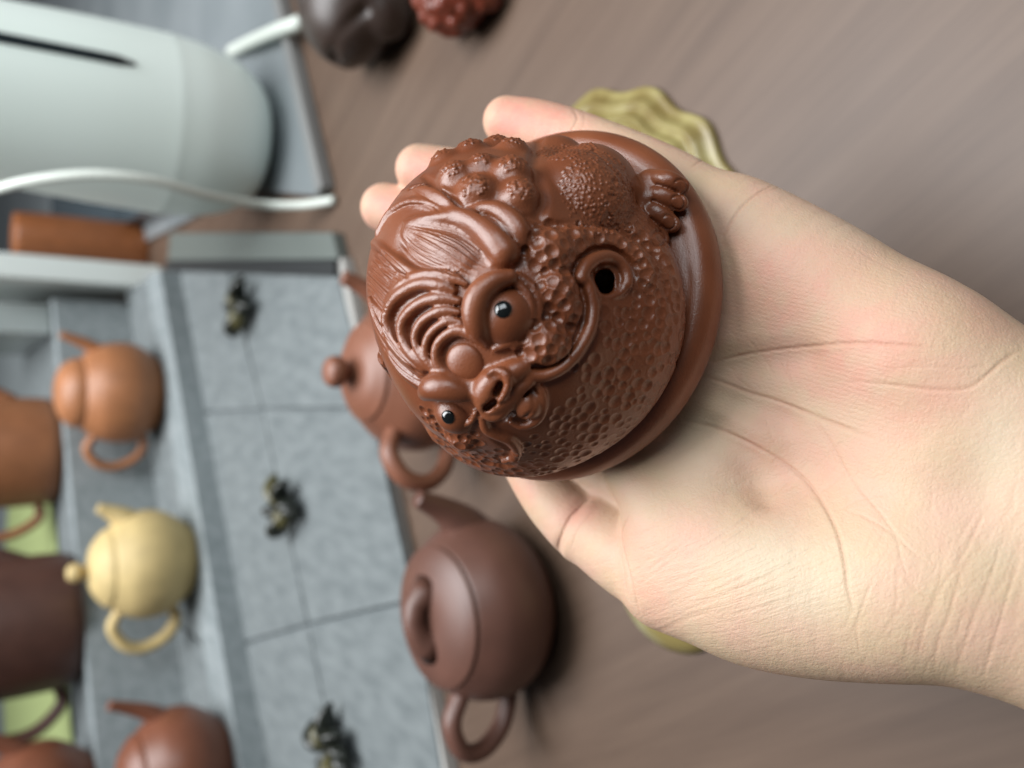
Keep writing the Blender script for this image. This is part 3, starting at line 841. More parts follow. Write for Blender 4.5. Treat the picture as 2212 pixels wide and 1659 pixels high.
# nose wing and nostrils, cut into the finished snout
roll(3, [(1115, 830), (1185, 795), (1258, 835), (1270, 915), (1230, 1000), (1195, 1035)], [0.6, 0.8, 0.9, 0.9, 0.8, 0.6], 0.2, 0.4, vol=tv)
roll(3, [(1120, 812), (1165, 835), (1205, 862), (1225, 900)], 0.35, 0.1, 0.3, 'cut', vol=tv)
for nz in ([(1207, 905), (1195, 935), (1178, 972)], [(1103, 1087), (1130, 1068), (1162, 1043)]):
    a_ = on(tp(3, nz), 0.2, tv); rd_ = toad_ray(tp(3, [nz[1]]))[0]
    for dep, rr_ in ((0.0, 0.85), (1.2, 0.8), (2.4, 0.7)):
        tv.tube(a_ + rd_ * dep, rr_, 0.25, 'cut')
# lower lip with the tongue-like curl, and the far mouth scroll
bump(3, (1420, 1060), 3.2, -0.2, 0.8, flat=0.9)
roll(3, [(1290, 1190), (1380, 1225), (1490, 1180), (1540, 1080), (1530, 970), (1480, 900)], [0.7, 0.9, 1.0, 1.0, 0.9, 0.6], [0.3, 0.6, 0.7, 0.7, 0.5, 0.2], 0.5)
roll(3, [(1350, 1165), (1440, 1130), (1475, 1060), (1455, 985)], 0.4, 0.15, 0.3, 'cut', vol=tv)
roll(3, [(1210, 1190), (1270, 1130), (1340, 1030), (1420, 930)], [0.8, 1.1, 1.1, 0.7], [0.2, -0.2, -0.2, 0.2], 0.6, 'cut')
roll(3, [(1075, 1150), (1100, 1240), (1180, 1290), (1280, 1330), (1335, 1400), (1320, 1465), (1240, 1490)], [1.0, 1.2, 1.2, 1.2, 1.2, 1.1, 0.8], 0.4, 0.5)
roll(3, [(1150, 1330), (1230, 1380), (1290, 1420)], [0.5, 0.8, 0.5], 0.3, 0.5, 'cut')
roll(3, [(1090, 1500), (1180, 1530), (1290, 1540)], [0.6, 1.0, 0.7], 0.2, 0.6, 'cut')
bump(3, (930, 1300), 4.0, -1.6, 1.3, flat=0.8)
bump(3, (760, 1250), 4.2, -2.0, 1.3, flat=0.8)
# folds where the belly meets the plinth
roll(4, [(1090, 60), (1160, 260), (1200, 480), (1215, 700), (1180, 900), (1090, 1110), (930, 1300), (700, 1450)], 0.5, 0.3, 0.8, 'cut')

tv.a[:, :, :int(round((0 + 4) / 0.42))] = np.maximum(tv.a[:, :, :int(round(4 / 0.42))], 1.0)   # cut flat just above the plinth
V, F = tv.mesh()
V = relax(V, F, 1, 0.5)
V, F = subdivide(V, F)
V = relax(V, F, 2, 0.5)
N = quad_normals(V, F)

# --- fine tool marks, pressed into the surface after sculpting
disp = np.zeros(len(V))
CELL = 2.0
_q = np.floor((V + 60.0) / CELL).astype(np.int64)
_key = (_q[:, 0] * 100 + _q[:, 1]) * 100 + _q[:, 2]
_ord = np.argsort(_key, kind='stable'); _sk = _key[_ord]
def near(c, r):
    """vertices within r of c, by bucket"""
    lo = np.floor((c - r + 60.0) / CELL).astype(int); hi = np.floor((c + r + 60.0) / CELL).astype(int)
    out = []
    for x in range(lo[0], hi[0] + 1):
        for y in range(lo[1], hi[1] + 1):
            b = (x * 100 + y) * 100
            s, e = np.searchsorted(_sk, [b + lo[2], b + hi[2] + 1])
            if e > s: out.append(_ord[s:e])
    if not out:
        return np.zeros(0, int), np.zeros(0)
    m = np.concatenate(out)
    d = np.linalg.norm(V[m] - c, axis=1)
    k = d < r
    return m[k], d[k]
def score(P, width, depth):
    """an incised hair line along the 3-D curve P"""
    P = np.asarray(P)
    lo = P.min(0) - 3 * width; hi = P.max(0) + 3 * width
    m = np.nonzero(np.all((V > lo) & (V < hi), axis=1))[0]
    if len(m) == 0:
        return
    best = np.full(len(m), 1e9); tt = np.zeros(len(m))
    for i, (p, q) in enumerate(zip(P[:-1], P[1:])):
        e = q - p; t = np.clip((V[m] - p) @ e / max(e @ e, 1e-9), 0, 1)
        d = np.linalg.norm(V[m] - p - t[:, None] * e, axis=1)
        u = d < best
        best[u] = d[u]; tt[u] = (i + t[u]) / (len(P) - 1)
    w = np.exp(-(best / width) ** 2) * np.minimum(1, 6 * np.minimum(tt, 1 - tt) + 0.15)
    disp[m] = np.minimum(disp[m], -depth * w)

fan = [[(575, 1075), (800, 1095), (1000, 1150), (1160, 1250), (1290, 1400)],
       [(560, 1085), (780, 1120), (1000, 1210), (1140, 1310), (1270, 1425)],
       [(545, 1100), (720, 1160), (950, 1270), (1110, 1370), (1230, 1450)],
       [(530, 1120), (690, 1215), (910, 1335), (1060, 1430), (1165, 1490)],
       [(515, 1145), (640, 1255), (850, 1380), (1000, 1460), (1115, 1535)],
       [(508, 1175), (590, 1290), (760, 1400), (900, 1455), (1060, 1540)],
       [(500, 1205), (560, 1305), (650, 1385), (740, 1425), (800, 1440)]]
fan = np.array(fan, float)
surf = Vol((-49, -49, -4), (49, 49, 60), 0.42); surf.a = tv.a
def on2(T):
    return surf.hit(T_ORG, toad_ray(np.asarray(T)), 100, 260)
for q in np.linspace(0, 6, 17):
    i = min(int(q), 5); f = q - i
    line = fan[i] * (1 - f) + fan[i + 1] * f + rng.normal(0, 5, fan[i].shape)
    score(on2(spline(tp(1, line), 5)), 0.34, 0.5)
side3 = [[(300, -10), (400, 40), (505, 82)], [(262, -10), (340, 40), (445, 102)], [(222, 0), (300, 60), (395, 125)], [(195, 25), (270, 95), (372, 175)],
         [(182, 60), (260, 140), (360, 240)], [(180, 100), (250, 180), (340, 282)], [(185, 140), (250, 220), (328, 322)], [(190, 180), (245, 260), (322, 358)],
         [(205, 12), (280, 75), (385, 150)], [(185, 82), (255, 160), (350, 262)]]
for L_ in side3:
    score(on2(spline(tp(3, L_), 6)), 0.36, 0.42)
for L_ in ([(330, 1300), (430, 1390), (570, 1530)], [(300, 1310), (400, 1420), (500, 1530)], [(270, 1350), (360, 1450), (455, 1560)], [(250, 1390), (330, 1490), (420, 1590)]):
    score(on2(spline(tp(1, L_), 6)), 0.36, 0.42)
for L_ in ([(200, 290), (260, 440), (380, 630), (500, 750), (610, 840)], [(222, 300), (320, 490), (450, 670), (580, 790)], [(190, 320), (250, 480), (370, 670), (490, 790), (610, 880)],
           [(290, 590), (380, 730), (470, 820), (600, 910)], [(330, 660), (430, 780), (540, 860), (610, 900)]):
    score(on2(spline(tp(3, L_), 6)), 0.3, 0.3)
for L_ in ([(610, 760), (720, 830), (840, 900)], [(640, 900), (760, 900), (850, 960)], [(420, 980), (560, 905), (700, 900)]):
    score(on2(spline(tp(1, L_), 6)), 0.3, 0.18)
# nail outlines on the toes
for c in ((1395, 740), (1370, 880), (1290, 1050), (1205, 1190)):
    a = np.linspace(0.3, 2 * math.pi - 0.3, 14) + math.pi
    ring = np.stack([c[0] + 62 * np.cos(a), c[1] + 66 * np.sin(a)], 1)
    P = on2(tp(2, ring)); score(P, 0.28, 0.4); score(P * MIR, 0.28, 0.35)

# hammered dimples on cheeks, chin and belly
def scatter(n, test, mind):
    """up to n surface points passing the test, no two closer than mind"""
    cand = V[rng.integers(0, len(V), 90000)]
    cand = cand[test(cand)]
    out = []; occ = {}
    for p in cand:
        g = tuple(np.floor(p / mind).astype(int)); ok = True
        for dx in (-1, 0, 1):
            for dy in (-1, 0, 1):
                for dz in (-1, 0, 1):
                    for o in occ.get((g[0] + dx, g[1] + dy, g[2] + dz), ()):
                        if (o[0] - p[0]) ** 2 + (o[1] - p[1]) ** 2 + (o[2] - p[2]) ** 2 < mind * mind:
                            ok = False
        if ok:
            occ.setdefault(g, []).append(p); out.append(p)
            if len(out) >= n: break
    return np.array(out)
lipS = S[:, :3]
def below_lip(P):
    """on the chin and belly: in front, under the line of the mouth"""
    a = np.arctan2(P[:, 1], P[:, 0])
    rr = np.hypot(P[:, 0], P[:, 1])
    za = np.interp(np.abs(a), [0, 0.5, 1.0, 1.5, 1.9], [31.0, 31.0, 30.0, 28.0, 22.0])
    return (np.abs(a) < 1.75) & (P[:, 2] > 4) & (P[:, 2] < za) & (rr > 22)
dl = scatter(640, below_lip, 1.8)
dd = np.zeros(len(V))
for c in dl:
    d2 = np.min(np.linalg.norm(lipS - c, axis=1))
    if np.min(np.linalg.norm(np.vstack([t_[:, :3] for t_ in toe_paths]) - c * np.array([1, np.sign(c[1]), 1]), axis=1)) < 4.2: continue
    if d2 < 3.0 or rng.random() < 0.12: continue
    r = rng.uniform(0.85, 1.65)
    m, d = near(c, r * 1.5)
    x = d / r
    prof = np.where(x < 1, -(1 - x ** 2) ** 1.0, 0.0) + 0.18 * np.exp(-((x - 1.12) / 0.22) ** 2)
    hgt = 0.27 * r * rng.uniform(0.6, 1.15)
    dd[m] = np.where(np.abs(prof * hgt) > np.abs(dd[m]), prof * hgt, dd[m])
def on_puff(P):
    r = np.zeros(len(P), bool)
    for c, rad in puff_c:
        r |= np.linalg.norm(P - c, axis=1) < rad * 1.15
    cheek = on(tp(2, [(300, 1230), (500, 1250), (700, 1230), (900, 1330), (1050, 1450), (1080, 1600), (420, 1350)]))
    for c in cheek:
        r |= np.linalg.norm(P - c, axis=1) < 3.6
        r |= np.linalg.norm(P - c * MIR, axis=1) < 3.6
    for c in on(tp(3, [(930, 1300), (760, 1250), (850, 1380), (700, 1200)])):
        r |= np.linalg.norm(P - c, axis=1) < 3.6
    r[r] &= np.min(np.linalg.norm(P[r][:, None, :] - np.vstack([lipS[::3], mouth_groove[::3]])[None], axis=2), 1) > 2.3
    return r
for c in scatter(220, on_puff, 2.0):
    r = rng.uniform(1.0, 1.45)
    m, d = near(c, r * 1.5); x = d / r
    prof = np.where(x < 1, -(1 - x ** 2), 0.0) + 0.15 * np.exp(-((x - 1.12) / 0.22) ** 2)
    hgt = 0.40 * r * rng.uniform(0.7, 1.15)
    dd[m] = np.where(np.abs(prof * hgt) > np.abs(dd[m]), prof * hgt, dd[m])
disp += dd
# pimples on the haunch, shin and warts
hc = np.vstack([on(tp(2, [(560, 800), (700, 700), (480, 600), (780, 900), (400, 480), (620, 950)]))])
sh = on(tp(2, [(640, 360), (760, 420), (880, 500), (1000, 600)]))
def on_haunch(P):
    r = np.zeros(len(P), bool)
    for c in hc:
        for M in (np.ones(3), MIR): r |= np.linalg.norm(P - c * M, axis=1) < 7.0
    for c in sh:
        for M in (np.ones(3), MIR): r |= np.linalg.norm(P - c * M, axis=1) < 3.2
    return r
for c in scatter(1100, on_haunch, 0.62):
    r = rng.uniform(0.32, 0.62); m, d = near(c, r)
    disp[m] = np.maximum(disp[m], rng.uniform(0.14, 0.3) * (1 - (d / r) ** 2))
def on_wart(P):
    r = np.zeros(len(P), bool)
    for c, rad in wart_c: r |= np.linalg.norm(P - c, axis=1) < rad * 1.12
    return r
for c in scatter(900, on_wart, 0.55):
    r = rng.uniform(0.3, 0.6); m, d = near(c, r)
    h = rng.uniform(-0.25, 0.3)
    disp[m] += h * (1 - (d / r) ** 2)
V = V + N * disp[:, None]
V = relax(V, F, 1, 0.25)

toad = empty("toad_figurine")
toad.matrix_world = toad_mat
tag(toad, "unglazed red-brown clay toad with combed hair resting on the open palm", "figurine")
new_mesh_object("body", V * 0.001, F, clay, toad)

pl = refine_profile([(0.05, -10.5), (30, -10.5), (39.5, -10.3), (43.8, -8.6), (45.9, -5.8), (46.5, -3.0), (45.9, -0.6), (44.6, 1.2), (43.2, 2.2), (42.0, 2.5), (40.8, 2.6), (38.5, 3.0), (34, 3.2), (20, 3.2)], 5)
vs_, fs_ = lathe(pl, 128)
new_mesh_object("plinth", vs_ * 0.001, fs_, clay, toad)

black = principled("black_glaze_bead", (0.004, 0.005, 0.005), 0.12, 0.6, coat=0.6)
def ball(name, c, r, axis, mat, parent, squash=1.0, seg=40, rings=22):
    """a round bead facing axis; squash flattens it along axis"""
    axis = np.array(axis, float); axis /= np.linalg.norm(axis)
    t = np.cross(axis, [0.21, 0.7, 0.68]); t /= np.linalg.norm(t); b = np.cross(axis, t)
    prof = [(math.sin(u) * r, -math.cos(u) * r * squash) for u in np.linspace(0.02, math.pi - 0.02, rings)]
    vv, ff = lathe(prof, seg)
    vv = vv[:, :1] * t + vv[:, 1:2] * b + vv[:, 2:3] * axis + np.asarray(c)
    return new_mesh_object(name, vv * 0.001, ff, mat, parent)
for c, r, pup, rp in ((cL, 6.5, (1230, 326), 1.75), (cR, 5.0, (806, 1158), 1.5)):
    ebl = ball("eyeball", c, r, (0, 0, 1), clay, toad, 1.0, 56, 32)
    d = toad_ray(tp(3, [pup]))[0]
    oc = T_ORG - c; bq = oc @ d; disc = bq * bq - (oc @ oc - r * r)
    p = T_ORG + d * (-bq - math.sqrt(max(disc, 0.0)))
    nrm = (p - c) / np.linalg.norm(p - c)
    tag(ball("pupil", c + nrm * (r - 0.25), rp, nrm, black, ebl, 0.45), "glossy black bead pupil")
P = on(tp(3, [(930, 745)]))[0]; nrm = tbase.normal(P[None], 2)[0]
jw = ball("forehead_jewel", P - nrm * 0.6, 4.3, nrm, clay, toad, 0.42, 48, 24)
# ------------------------------------------------------------------ the hand
# sculpted in millimetres along the lens axes, the palm lying against the underside of the plinth
PP = (TC - tN * 0.0108) * 1000.0
def pray(px, py):
    return np.array([(px - 1106) / FPX, (py - 829.5) / FPX, 1.0])
def palm(px, py, off=0.0):
    """where the view through (px, py) meets the plane of the palm, raised by off mm"""
    q = PP + tN * off
    d = pray(px, py)
    return d * ((q @ tN) / (d @ tN))
def J(px, py, r, off=0.0):
    return palm(px, py, off - r)
hv = Vol((-75, -95, 95), (135, 85, 285), 0.75)
def limb(joints, k, op='add', n=6):
    P = np.array([np.append(J(px, py, r, o), r) for px, py, r, o in joints])
    S = spline(P, n)
    hv.tube(S[:, :3], S[:, 3], k, op, pad=10)
    return P
# forearm and heel of the hand
limb([(1960, 780, 17, 2), (2090, 868, 19, 1), (2250, 960, 20, -1), (2600, 1110, 22, -2)], 9)
limb([(1960, 1235, 18.5, 3), (2090, 1265, 19, 0), (2250, 1320, 20, -1), (2600, 1430, 22, -2)], 9)
limb([(1950, 1010, 15, -3), (2090, 1080, 16, -2), (2250, 1140, 18, -1), (2600, 1270, 21, -1)], 9)
# palm: four metacarpals, then the two pads
limb([(1990, 1100, 12, -4), (1800, 1010, 12, -6), (1600, 900, 11, -4), (1420, 830, 10, -1)], 9)
limb([(2000, 1030, 12, -4), (1800, 920, 12, -6), (1620, 780, 11, -4), (1450, 690, 10, -1)], 9)
limb([(2000, 960, 12, -3), (1800, 810, 12, -4), (1640, 660, 11, -2), (1490, 565, 9.8, -1)], 9)
limb([(1970, 765, 16, 2), (1770, 612, 15, 2.5), (1600, 492, 12.5, 1.5), (1530, 452, 10.0, 0)], 9)
limb([(2030, 1265, 18, 3), (1840, 1258, 21.5, 5), (1660, 1240, 22.5, 5.5), (1540, 1240, 18, 3), (1450, 1245, 14.0, 1)], 9)
# web between thumb and first finger
limb([(1460, 860, 10, -2), (1430, 960, 9.5, -2), (1440, 1050, 10, -0.5), (1480, 1160, 13, 1)], 8)
limb([(1600, 950, 12, -3), (1540, 1050, 12, -1), (1560, 1150, 13, 1)], 8)
limb([(1420, 900, 8, -3), (1350, 940, 7, -2), (1352, 1004, 7, -1), (1398, 1062, 8, 0.5), (1450, 1130, 11, 1.5)], 5)
# fingers
FING = [[(1560, 468, 9.6, 0), (1420, 385, 9.2, 0), (1260, 312, 8.6, 1), (1165, 280, 8.4, 3), (1096, 262, 7.4, 5)],
        [(1490, 565, 10.2, -1), (1280, 470, 9.6, 0), (1080, 415, 9.4, 1), (985, 386, 9.2, 3), (908, 366, 8.1, 6)],
        [(1450, 690, 10.2, -1), (1220, 590, 9.6, 0), (1010, 506, 9.4, 1), (920, 474, 9.2, 3), (832, 449, 8.2, 6)],
        [(1420, 830, 10, -1), (1250, 780, 9.4, 0), (1080, 720, 8.8, 0), (1000, 690, 8.4, 0), (930, 665, 7.4, 0)]]
for f_ in FING:
    P = limb(f_, 1.6)
# thumb, folded against the rim of the plinth
limb([(1480, 1235, 13, 0), (1385, 1205, 12.4, -2.5), (1280, 1142, 10.6, -5)], 1.6)
limb([(1380, 1070, 8, -9), (1310, 1030, 8, -10), (1240, 985, 8, -10)], 2.0)
limb([(1262, 1142, 9.8, -5), (1200, 1075, 9.4, -5.5), (1148, 1003, 8.4, -6), (1110, 945, 6.8, -6)], 0.9)
def pix(pp):
    pp = np.asarray(pp, float)
    return np.stack([(pp[:, 0] - 1106) / FPX, (pp[:, 1] - 829.5) / FPX, np.ones(len(pp))], 1)
for vp, vr in (([(1500, 810), (1560, 790), (1640, 778), (1740, 770)], (3.4, 2.6, 1.8, 0.8)), ([(1470, 880), (1530, 850), (1600, 870), (1690, 905)], (3.0, 2.4, 1.8, 0.9)),
               ([(1440, 900), (1500, 915), (1560, 945), (1620, 1000), (1650, 1070)], (3.2, 2.6, 2.2, 1.6, 0.8))):
    Wp = hv.hit(np.zeros(3), pix(vp), 100, 290, 0.6, level=1.2)
    Sv = spline(np.column_stack([Wp, vr]), 5)
    hv.tube(Sv[:, :3], Sv[:, 3], 5.0, 'cut', pad=8)
# the fold between thumb and ball of the thumb, and the bend of the thumb joint
Wp = hv.hit(np.zeros(3), pix([(1203, 1196), (1212, 1160), (1235, 1115), (1268, 1075)]), 100, 290, 0.6, level=0.3)
hv.tube(spline(Wp, 5), 0.7, 2.0, 'cut')
HV, HF = hv.mesh()
HV = relax(HV, HF, 3, 0.5)
HV, HF = subdivide(HV, HF)
HV = relax(HV, HF, 2, 0.5)
HN = quad_normals(HV, HF)
hd = np.zeros(len(HV))
ZR = {5: (1900, 1600, 1 / 0.9638), 6: (2600, 500, 1 / 0.8438)}
def zp(reg, pts):
    x0, y0, s = ZR[reg]
    p = np.asarray(pts, float)
    return np.stack([(x0 + p[:, 0] / s), (y0 + p[:, 1] / s)], 1) * 0.54861
def on_hand(pp):
    D = np.stack([(pp[:, 0] - 1106) / FPX, (pp[:, 1] - 829.5) / FPX, np.ones(len(pp))], 1)
    return hv.hit(np.zeros(3), D, 100, 290, 0.6)
crease_tone = np.zeros(len(HV))
def crease(pp, width, depth, tone=0.5, lip=0.0):
    width = width * 0.72
    pp = np.asarray(pp, float)
    P = on_hand(spline(pp + rng.normal(0, 1.2, pp.shape), 6))
    depth = depth * 0.6
    lo = P.min(0) - 4 * width; hi = P.max(0) + 4 * width
    m = np.nonzero(np.all((HV > lo) & (HV < hi), axis=1))[0]
    if len(m) == 0: return
    best = np.full(len(m), 1e9); tt = np.zeros(len(m))
    for i, (p, q) in enumerate(zip(P[:-1], P[1:])):
        e = q - p; t = np.clip((HV[m] - p) @ e / max(e @ e, 1e-9), 0, 1)
        d = np.linalg.norm(HV[m] - p - t[:, None] * e, axis=1)
        u = d < best
        best[u] = d[u]; tt[u] = (i + t[u]) / (len(P) - 1)
    taper = np.minimum(1, 5 * np.minimum(tt, 1 - tt) + 0.2)
    w = np.exp(-(best / width) ** 2) * taper
    hd[m] = np.minimum(hd[m], -depth * w) + lip * depth * np.exp(-((best - 2 * width) / width) ** 2) * taper
    crease_tone[m] = np.maximum(crease_tone[m], tone * np.exp(-(best / (width * 0.9)) ** 2) * taper)
# the great lines of the palm
crease(zp(6, [(250, 1100), (380, 1065), (520, 1043), (700, 1022), (900, 1010), (1100, 1018), (1280, 1030)]), 0.55, 0.45, 0.8, 0.15)
crease(zp(6, [(200, 1160), (300, 1195), (400, 1240), (540, 1282), (680, 1335), (850, 1400), (1000, 1450)]), 0.6, 0.55, 0.9, 0.15)
crease(zp(5, [(820, 55), (960, 90), (1090, 150), (1220, 222), (1320, 310), (1400, 410), (1455, 520), (1480, 640), (1490, 740), (1520, 840)]), 0.65, 0.6, 0.9, 0.2)
crease(zp(5, [(1340, 30), (1420, 150), (1500, 290), (1620, 430), (1700, 540), (1800, 640)]), 0.4, 0.25, 0.5)
crease(zp(5, [(1300, 300), (1420, 420), (1560, 380), (1700, 360)]), 0.35, 0.15, 0.3)
crease(zp(5, [(1480, 420), (1600, 470), (1690, 540), (1710, 640), (1760, 740)]), 0.4, 0.2, 0.4)
crease(zp(6, [(880, 1190), (1100, 1205), (1300, 1225), (1450, 1215), (1540, 1150), (1610, 1080), (1690, 1040)]), 0.5, 0.35, 0.8)
crease(zp(6, [(1090, 1130), (1250, 1120), (1400, 1125), (1560, 1120)]), 0.35, 0.15, 0.4)
# finger-root and pinky folds
crease(zp(6, [(280, 530), (320, 460), (370, 380), (450, 310), (530, 270)]), 0.55, 0.4, 0.7, 0.2)
crease(zp(6, [(140, 190), (220, 140), (260, 130)]), 0.5, 0.3, 0.6)
crease(zp(6, [(400, 340), (520, 300), (640, 250)]), 0.35, 0.15, 0.4)
for L_ in ([(280, 930), (340, 960), (370, 1020)], [(380, 960), (480, 1070), (540, 1170)], [(600, 1050), (590, 1130), (620, 1200)], [(480, 1330), (520, 1440), (540, 1490)],
           [(690, 1340), (760, 1440), (820, 1560)], [(740, 490), (900, 440), (1100, 400)], [(880, 540), (1000, 620), (1150, 700)], [(960, 490), (1060, 560)],
           [(330, 1120), (360, 1180), (440, 1230)], [(560, 1090), (600, 1180), (640, 1260)]):
    crease(zp(6, L_), 0.3, 0.14, 0.25)
# thumb joint folds
crease([(1205, 1192), (1212, 1160), (1235, 1115), (1275, 1078)], 0.6, 0.4, 0.7, 0.2)
crease([(1236, 232), (1243, 258), (1228, 292)], 0.5, 0.3, 0.6, 0.2)
crease([(1258, 240), (1262, 262), (1250, 290)], 0.35, 0.15, 0.4)
crease([(1232, 1185), (1250, 1140), (1285, 1105)], 0.45, 0.25, 0.3)
crease([(1360, 1112), (1345, 1150), (1350, 1200), (1365, 1260), (1385, 1330)], 0.6, 0.45, 0.8, 0.2)
crease([(1335, 1160), (1345, 1230), (1360, 1300)], 0.4, 0.2, 0.3)
# stretched skin over the ball of the thumb
for q in range(38):
    u = rng.uniform(0, 1); v = rng.uniform(-1, 1)
    cx, cy = 1380 + 420 * u, 1290 - 190 * u + 120 * v
    ln = rng.uniform(40, 130); a = math.atan2(-0.62 + 0.25 * v, 1.0)
    dx, dy = math.cos(a) * ln, math.sin(a) * ln
    bow = rng.uniform(-8, 8)
    crease([(cx - dx, cy - dy), (cx - bow * 0.4, cy + bow), (cx + dx, cy + dy)], rng.uniform(0.25, 0.4), rng.uniform(0.06, 0.17), rng.uniform(0.1, 0.3))
# wrist folds
for L_ in ([(2000, 600), (1950, 700), (1900, 860), (1860, 960), (1840, 1090)], [(1890, 640), (1840, 800), (1800, 920), (1775, 1060)], [(2150, 480), (2080, 680), (2010, 860), (1960, 1000), (1930, 1100)],
           [(1600, 700), (1560, 800), (1530, 900), (1540, 1000)], [(1700, 640), (1690, 780), (1675, 900)], [(2212, 560), (2150, 760), (2090, 950), (2040, 1110)], [(1830, 800), (1760, 740), (1690, 660)],
           [(1820, 860), (1900, 700), (1980, 640)], [(2060, 420), (1990, 560), (1930, 660)]):
    crease(zp(5, L_), rng.uniform(0.35, 0.55), rng.uniform(0.10, 0.2), rng.uniform(0.3, 0.5), 0.1)
for q in range(70):
    cx = rng.uniform(1800, 2200); cy = rng.uniform(1080, 1440)
    ln = rng.uniform(15, 55); a = math.radians(rng.uniform(100, 125))
    crease([(cx - math.cos(a) * ln, cy - math.sin(a) * ln), (cx + rng.uniform(-4, 4), cy), (cx + math.cos(a) * ln, cy + math.sin(a) * ln)], 0.3, rng.uniform(0.04, 0.12), 0.2)
HV2 = HV + HN * hd[:, None]

# skin tone: warmer, redder pads and paler stretched skin, as blood shows through
pxs = 1106 + FPX * HV[:, 0] / HV[:, 2]; pys = 829.5 + FPX * HV[:, 1] / HV[:, 2]
pink = np.zeros(len(HV)); pale = np.zeros(len(HV))
for x, y, rx, ry, s in ((1140, 258, 110, 60, 1.25), (945, 375, 85, 60, 1.2), (860, 455, 75, 60, 1.2), (1850, 760, 210, 130, 0.6), (1700, 620, 200, 130, 0.55), (1560, 520, 90, 80, 0.4), (1960, 880, 160, 110, 0.45),
                        (1400, 1250, 70, 90, 0.5), (1250, 1100, 60, 60, 0.5), (1330, 1180, 40, 60, 0.4), (1480, 1180, 60, 60, 0.35), (1750, 980, 180, 120, 0.35), (1120, 1060, 60, 40, 0.5), (2100, 700, 80, 50, 0.35)):
    pink = np.maximum(pink, s * np.exp(-((pxs - x) / rx) ** 2 - ((pys - y) / ry) ** 2))
for x, y, rx, ry, s in ((1660, 1210, 120, 60, 0.8), (1740, 1280, 110, 70, 0.7), (1590, 470, 60, 40, 0.3), (2160, 960, 70, 120, 0.6), (1500, 960, 70, 90, 0.5), (1900, 480, 200, 50, 0.5)):
    pale = np.maximum(pale, s * np.exp(-((pxs - x) / rx) ** 2 - ((pys - y) / ry) ** 2))
thenar = np.exp(-((pxs - 1600) / 260) ** 2 - ((pys - 1200) / 190) ** 2)
hypo = np.exp(-((pxs - 1800) / 260) ** 2 - ((pys - 760) / 230) ** 2)

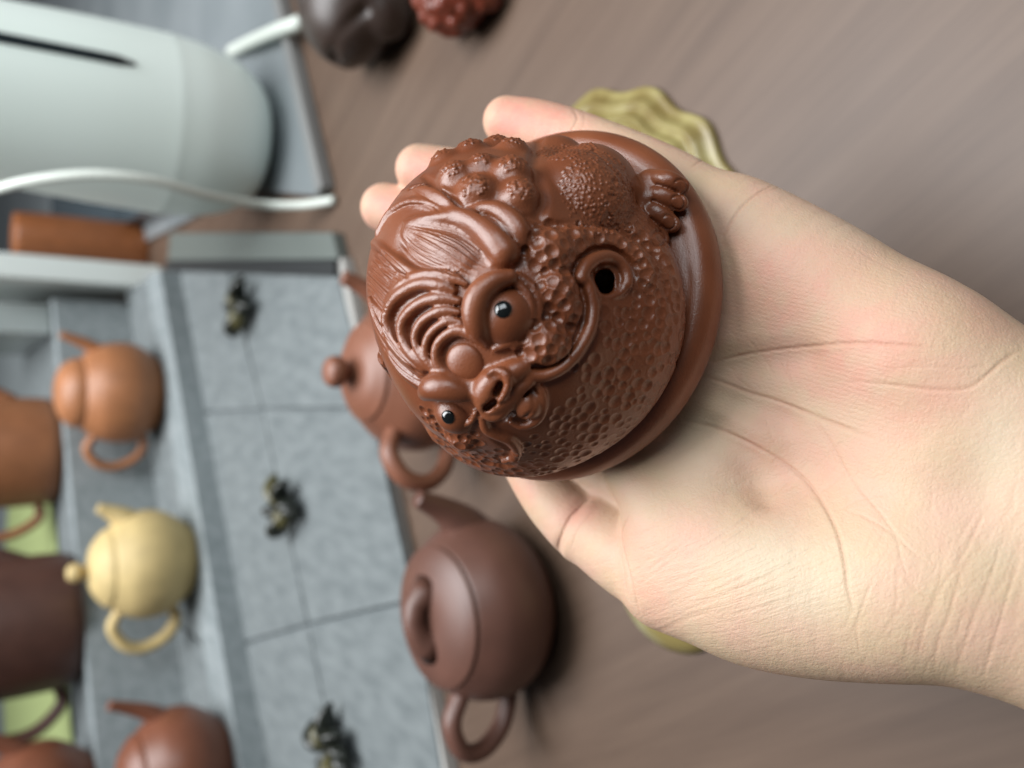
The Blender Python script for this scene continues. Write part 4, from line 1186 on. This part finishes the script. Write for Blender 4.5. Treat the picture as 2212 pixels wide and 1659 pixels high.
skin = principled("skin", (0.66, 0.47, 0.33), 0.52, 0.32)
def make_skin(m):
    nt = m.node_tree; L = nt.links; b = nt.nodes['Principled BSDF']
    def attr(n):
        a = nt.nodes.new('ShaderNodeAttribute'); a.attribute_name = n; return a.outputs['Fac']
    def mix(fac, a, c, mode='MIX'):
        x = nt.nodes.new('ShaderNodeMix'); x.data_type = 'RGBA'; x.blend_type = mode
        if isinstance(fac, float): x.inputs[0].default_value = fac
        else: L.new(fac, x.inputs[0])
        for i, v in ((6, a), (7, c)):
            if isinstance(v, tuple): x.inputs[i].default_value = (*v, 1)
            else: L.new(v, x.inputs[i])
        return x.outputs[2]
    def math_(op, a, c=None):
        x = nt.nodes.new('ShaderNodeMath'); x.operation = op
        for i, v in enumerate((a, c)):
            if v is None: continue
            if isinstance(v, (int, float)): x.inputs[i].default_value = v
            else: L.new(v, x.inputs[i])
        return x.outputs[0]
    tc = nt.nodes.new('ShaderNodeTexCoord')
    def noise(scale, detail=3, st=None, rot=0.0):
        vec = tc.outputs['Object']
        if st is not None:
            mr = nt.nodes.new('ShaderNodeMapping'); mr.inputs['Rotation'].default_value = (0, 0, rot); L.new(vec, mr.inputs[0])
            mp = nt.nodes.new('ShaderNodeMapping'); mp.inputs['Scale'].default_value = st; L.new(mr.outputs[0], mp.inputs[0]); vec = mp.outputs[0]
        n = nt.nodes.new('ShaderNodeTexNoise'); n.inputs['Scale'].default_value = scale; n.inputs['Detail'].default_value = detail
        L.new(vec, n.inputs['Vector']); return n.outputs['Fac']
    blot = noise(70, 4)
    ramp = nt.nodes.new('ShaderNodeMapRange'); ramp.inputs[1].default_value = 0.35; ramp.inputs[2].default_value = 0.7; L.new(blot, ramp.inputs[0])
    base = mix(ramp.outputs[0], (0.490, 0.355, 0.232), (0.525, 0.338, 0.245))
    fine = noise(260, 3)
    pk = math_('MULTIPLY', attr('pink'), math_('ADD', math_('MULTIPLY', math_('MULTIPLY', fine, noise(120, 4)), 2.6), 0.2))
    base = mix(pk, base, (0.58, 0.25, 0.19))
    vein = nt.nodes.new('ShaderNodeMapRange'); vein.inputs[1].default_value = 0.55; vein.inputs[2].default_value = 0.75; vein.inputs[4].default_value = 0.45; L.new(noise(55, 5), vein.inputs[0])
    base = mix(vein.outputs[0], base, (0.44, 0.37, 0.265))
    red = nt.nodes.new('ShaderNodeMapRange'); red.inputs[1].default_value = 0.56; red.inputs[2].default_value = 0.72; red.inputs[4].default_value = 0.35; L.new(noise(150, 5), red.inputs[0])
    base = mix(red.outputs[0], base, (0.53, 0.295, 0.215))
    base = mix(attr('pale'), base, (0.49, 0.405, 0.29))
    base = mix(math_('MULTIPLY', attr('crease'), 0.34), base, (0.40, 0.19, 0.12))
    L.new(base, b.inputs['Base Color'])
    b.inputs['Subsurface Weight'].default_value = 0.12
    b.inputs['Subsurface Radius'].default_value = (0.9, 0.35, 0.18)
    b.inputs['Subsurface Scale'].default_value = 0.002
    # fine relief: stretched lines on the thumb ball, friction ridges over the palm, pores everywhere
    l1 = noise(95, 2, (1.0, 13.0, 1.0), math.radians(32))
    w = nt.nodes.new('ShaderNodeTexWave'); w.wave_type = 'BANDS'; w.bands_direction = 'Y'
    mr = nt.nodes.new('ShaderNodeMapping'); mr.inputs['Rotation'].default_value = (0, 0, math.radians(-22)); L.new(tc.outputs['Object'], mr.inputs[0])
    L.new(mr.outputs[0], w.inputs['Vector']); w.inputs['Scale'].default_value = 330; w.inputs['Distortion'].default_value = 9; w.inputs['Detail'].default_value = 1.5; w.inputs['Detail Scale'].default_value = 0.12
    pores = noise(1500, 2)
    h = math_('ADD', math_('MULTIPLY', math_('MULTIPLY', l1, attr('thenar')), 0.6), math_('MULTIPLY', math_('MULTIPLY', w.outputs['Fac'], attr('hypo')), 0.06))
    h = math_('ADD', h, math_('MULTIPLY', pores, 0.22))
    h = math_('ADD', h, math_('MULTIPLY', noise(420, 3), 0.35))
    vo = nt.nodes.new('ShaderNodeTexVoronoi'); vo.feature = 'DISTANCE_TO_EDGE'; vo.inputs['Scale'].default_value = 1150
    L.new(tc.outputs['Object'], vo.inputs['Vector'])
    ve = nt.nodes.new('ShaderNodeMapRange'); ve.inputs[2].default_value = 0.16; L.new(vo.outputs['Distance'], ve.inputs[0])
    h = math_('ADD', h, math_('MULTIPLY', ve.outputs[0], 0.05))
    bp = nt.nodes.new('ShaderNodeBump'); bp.inputs['Strength'].default_value = 0.75; bp.inputs['Distance'].default_value = 0.0006
    L.new(h, bp.inputs['Height']); L.new(bp.outputs[0], b.inputs['Normal'])
make_skin(skin)
cam_mat = Matrix(((-upv[0], -rgt[0], fwd[0], CAM[0]), (-upv[1], -rgt[1], fwd[1], CAM[1]), (-upv[2], -rgt[2], fwd[2], CAM[2]), (0, 0, 0, 1)))
h0 = np.array([60.0, 0.0, 175.0])
hand = new_mesh_object("hand", (HV2 - h0) * 0.001, HF, skin)
hand.matrix_world = cam_mat @ Matrix.Translation(h0 * 0.001)
for nme, arr in (('pink', pink), ('pale', pale), ('crease', crease_tone), ('thenar', thenar), ('hypo', hypo)):
    a = hand.data.attributes.new(nme, 'FLOAT', 'POINT'); a.data.foreach_set('value', arr.astype(np.float32))
tag(hand, "bare left hand held palm up with the clay toad resting on it", "hand")
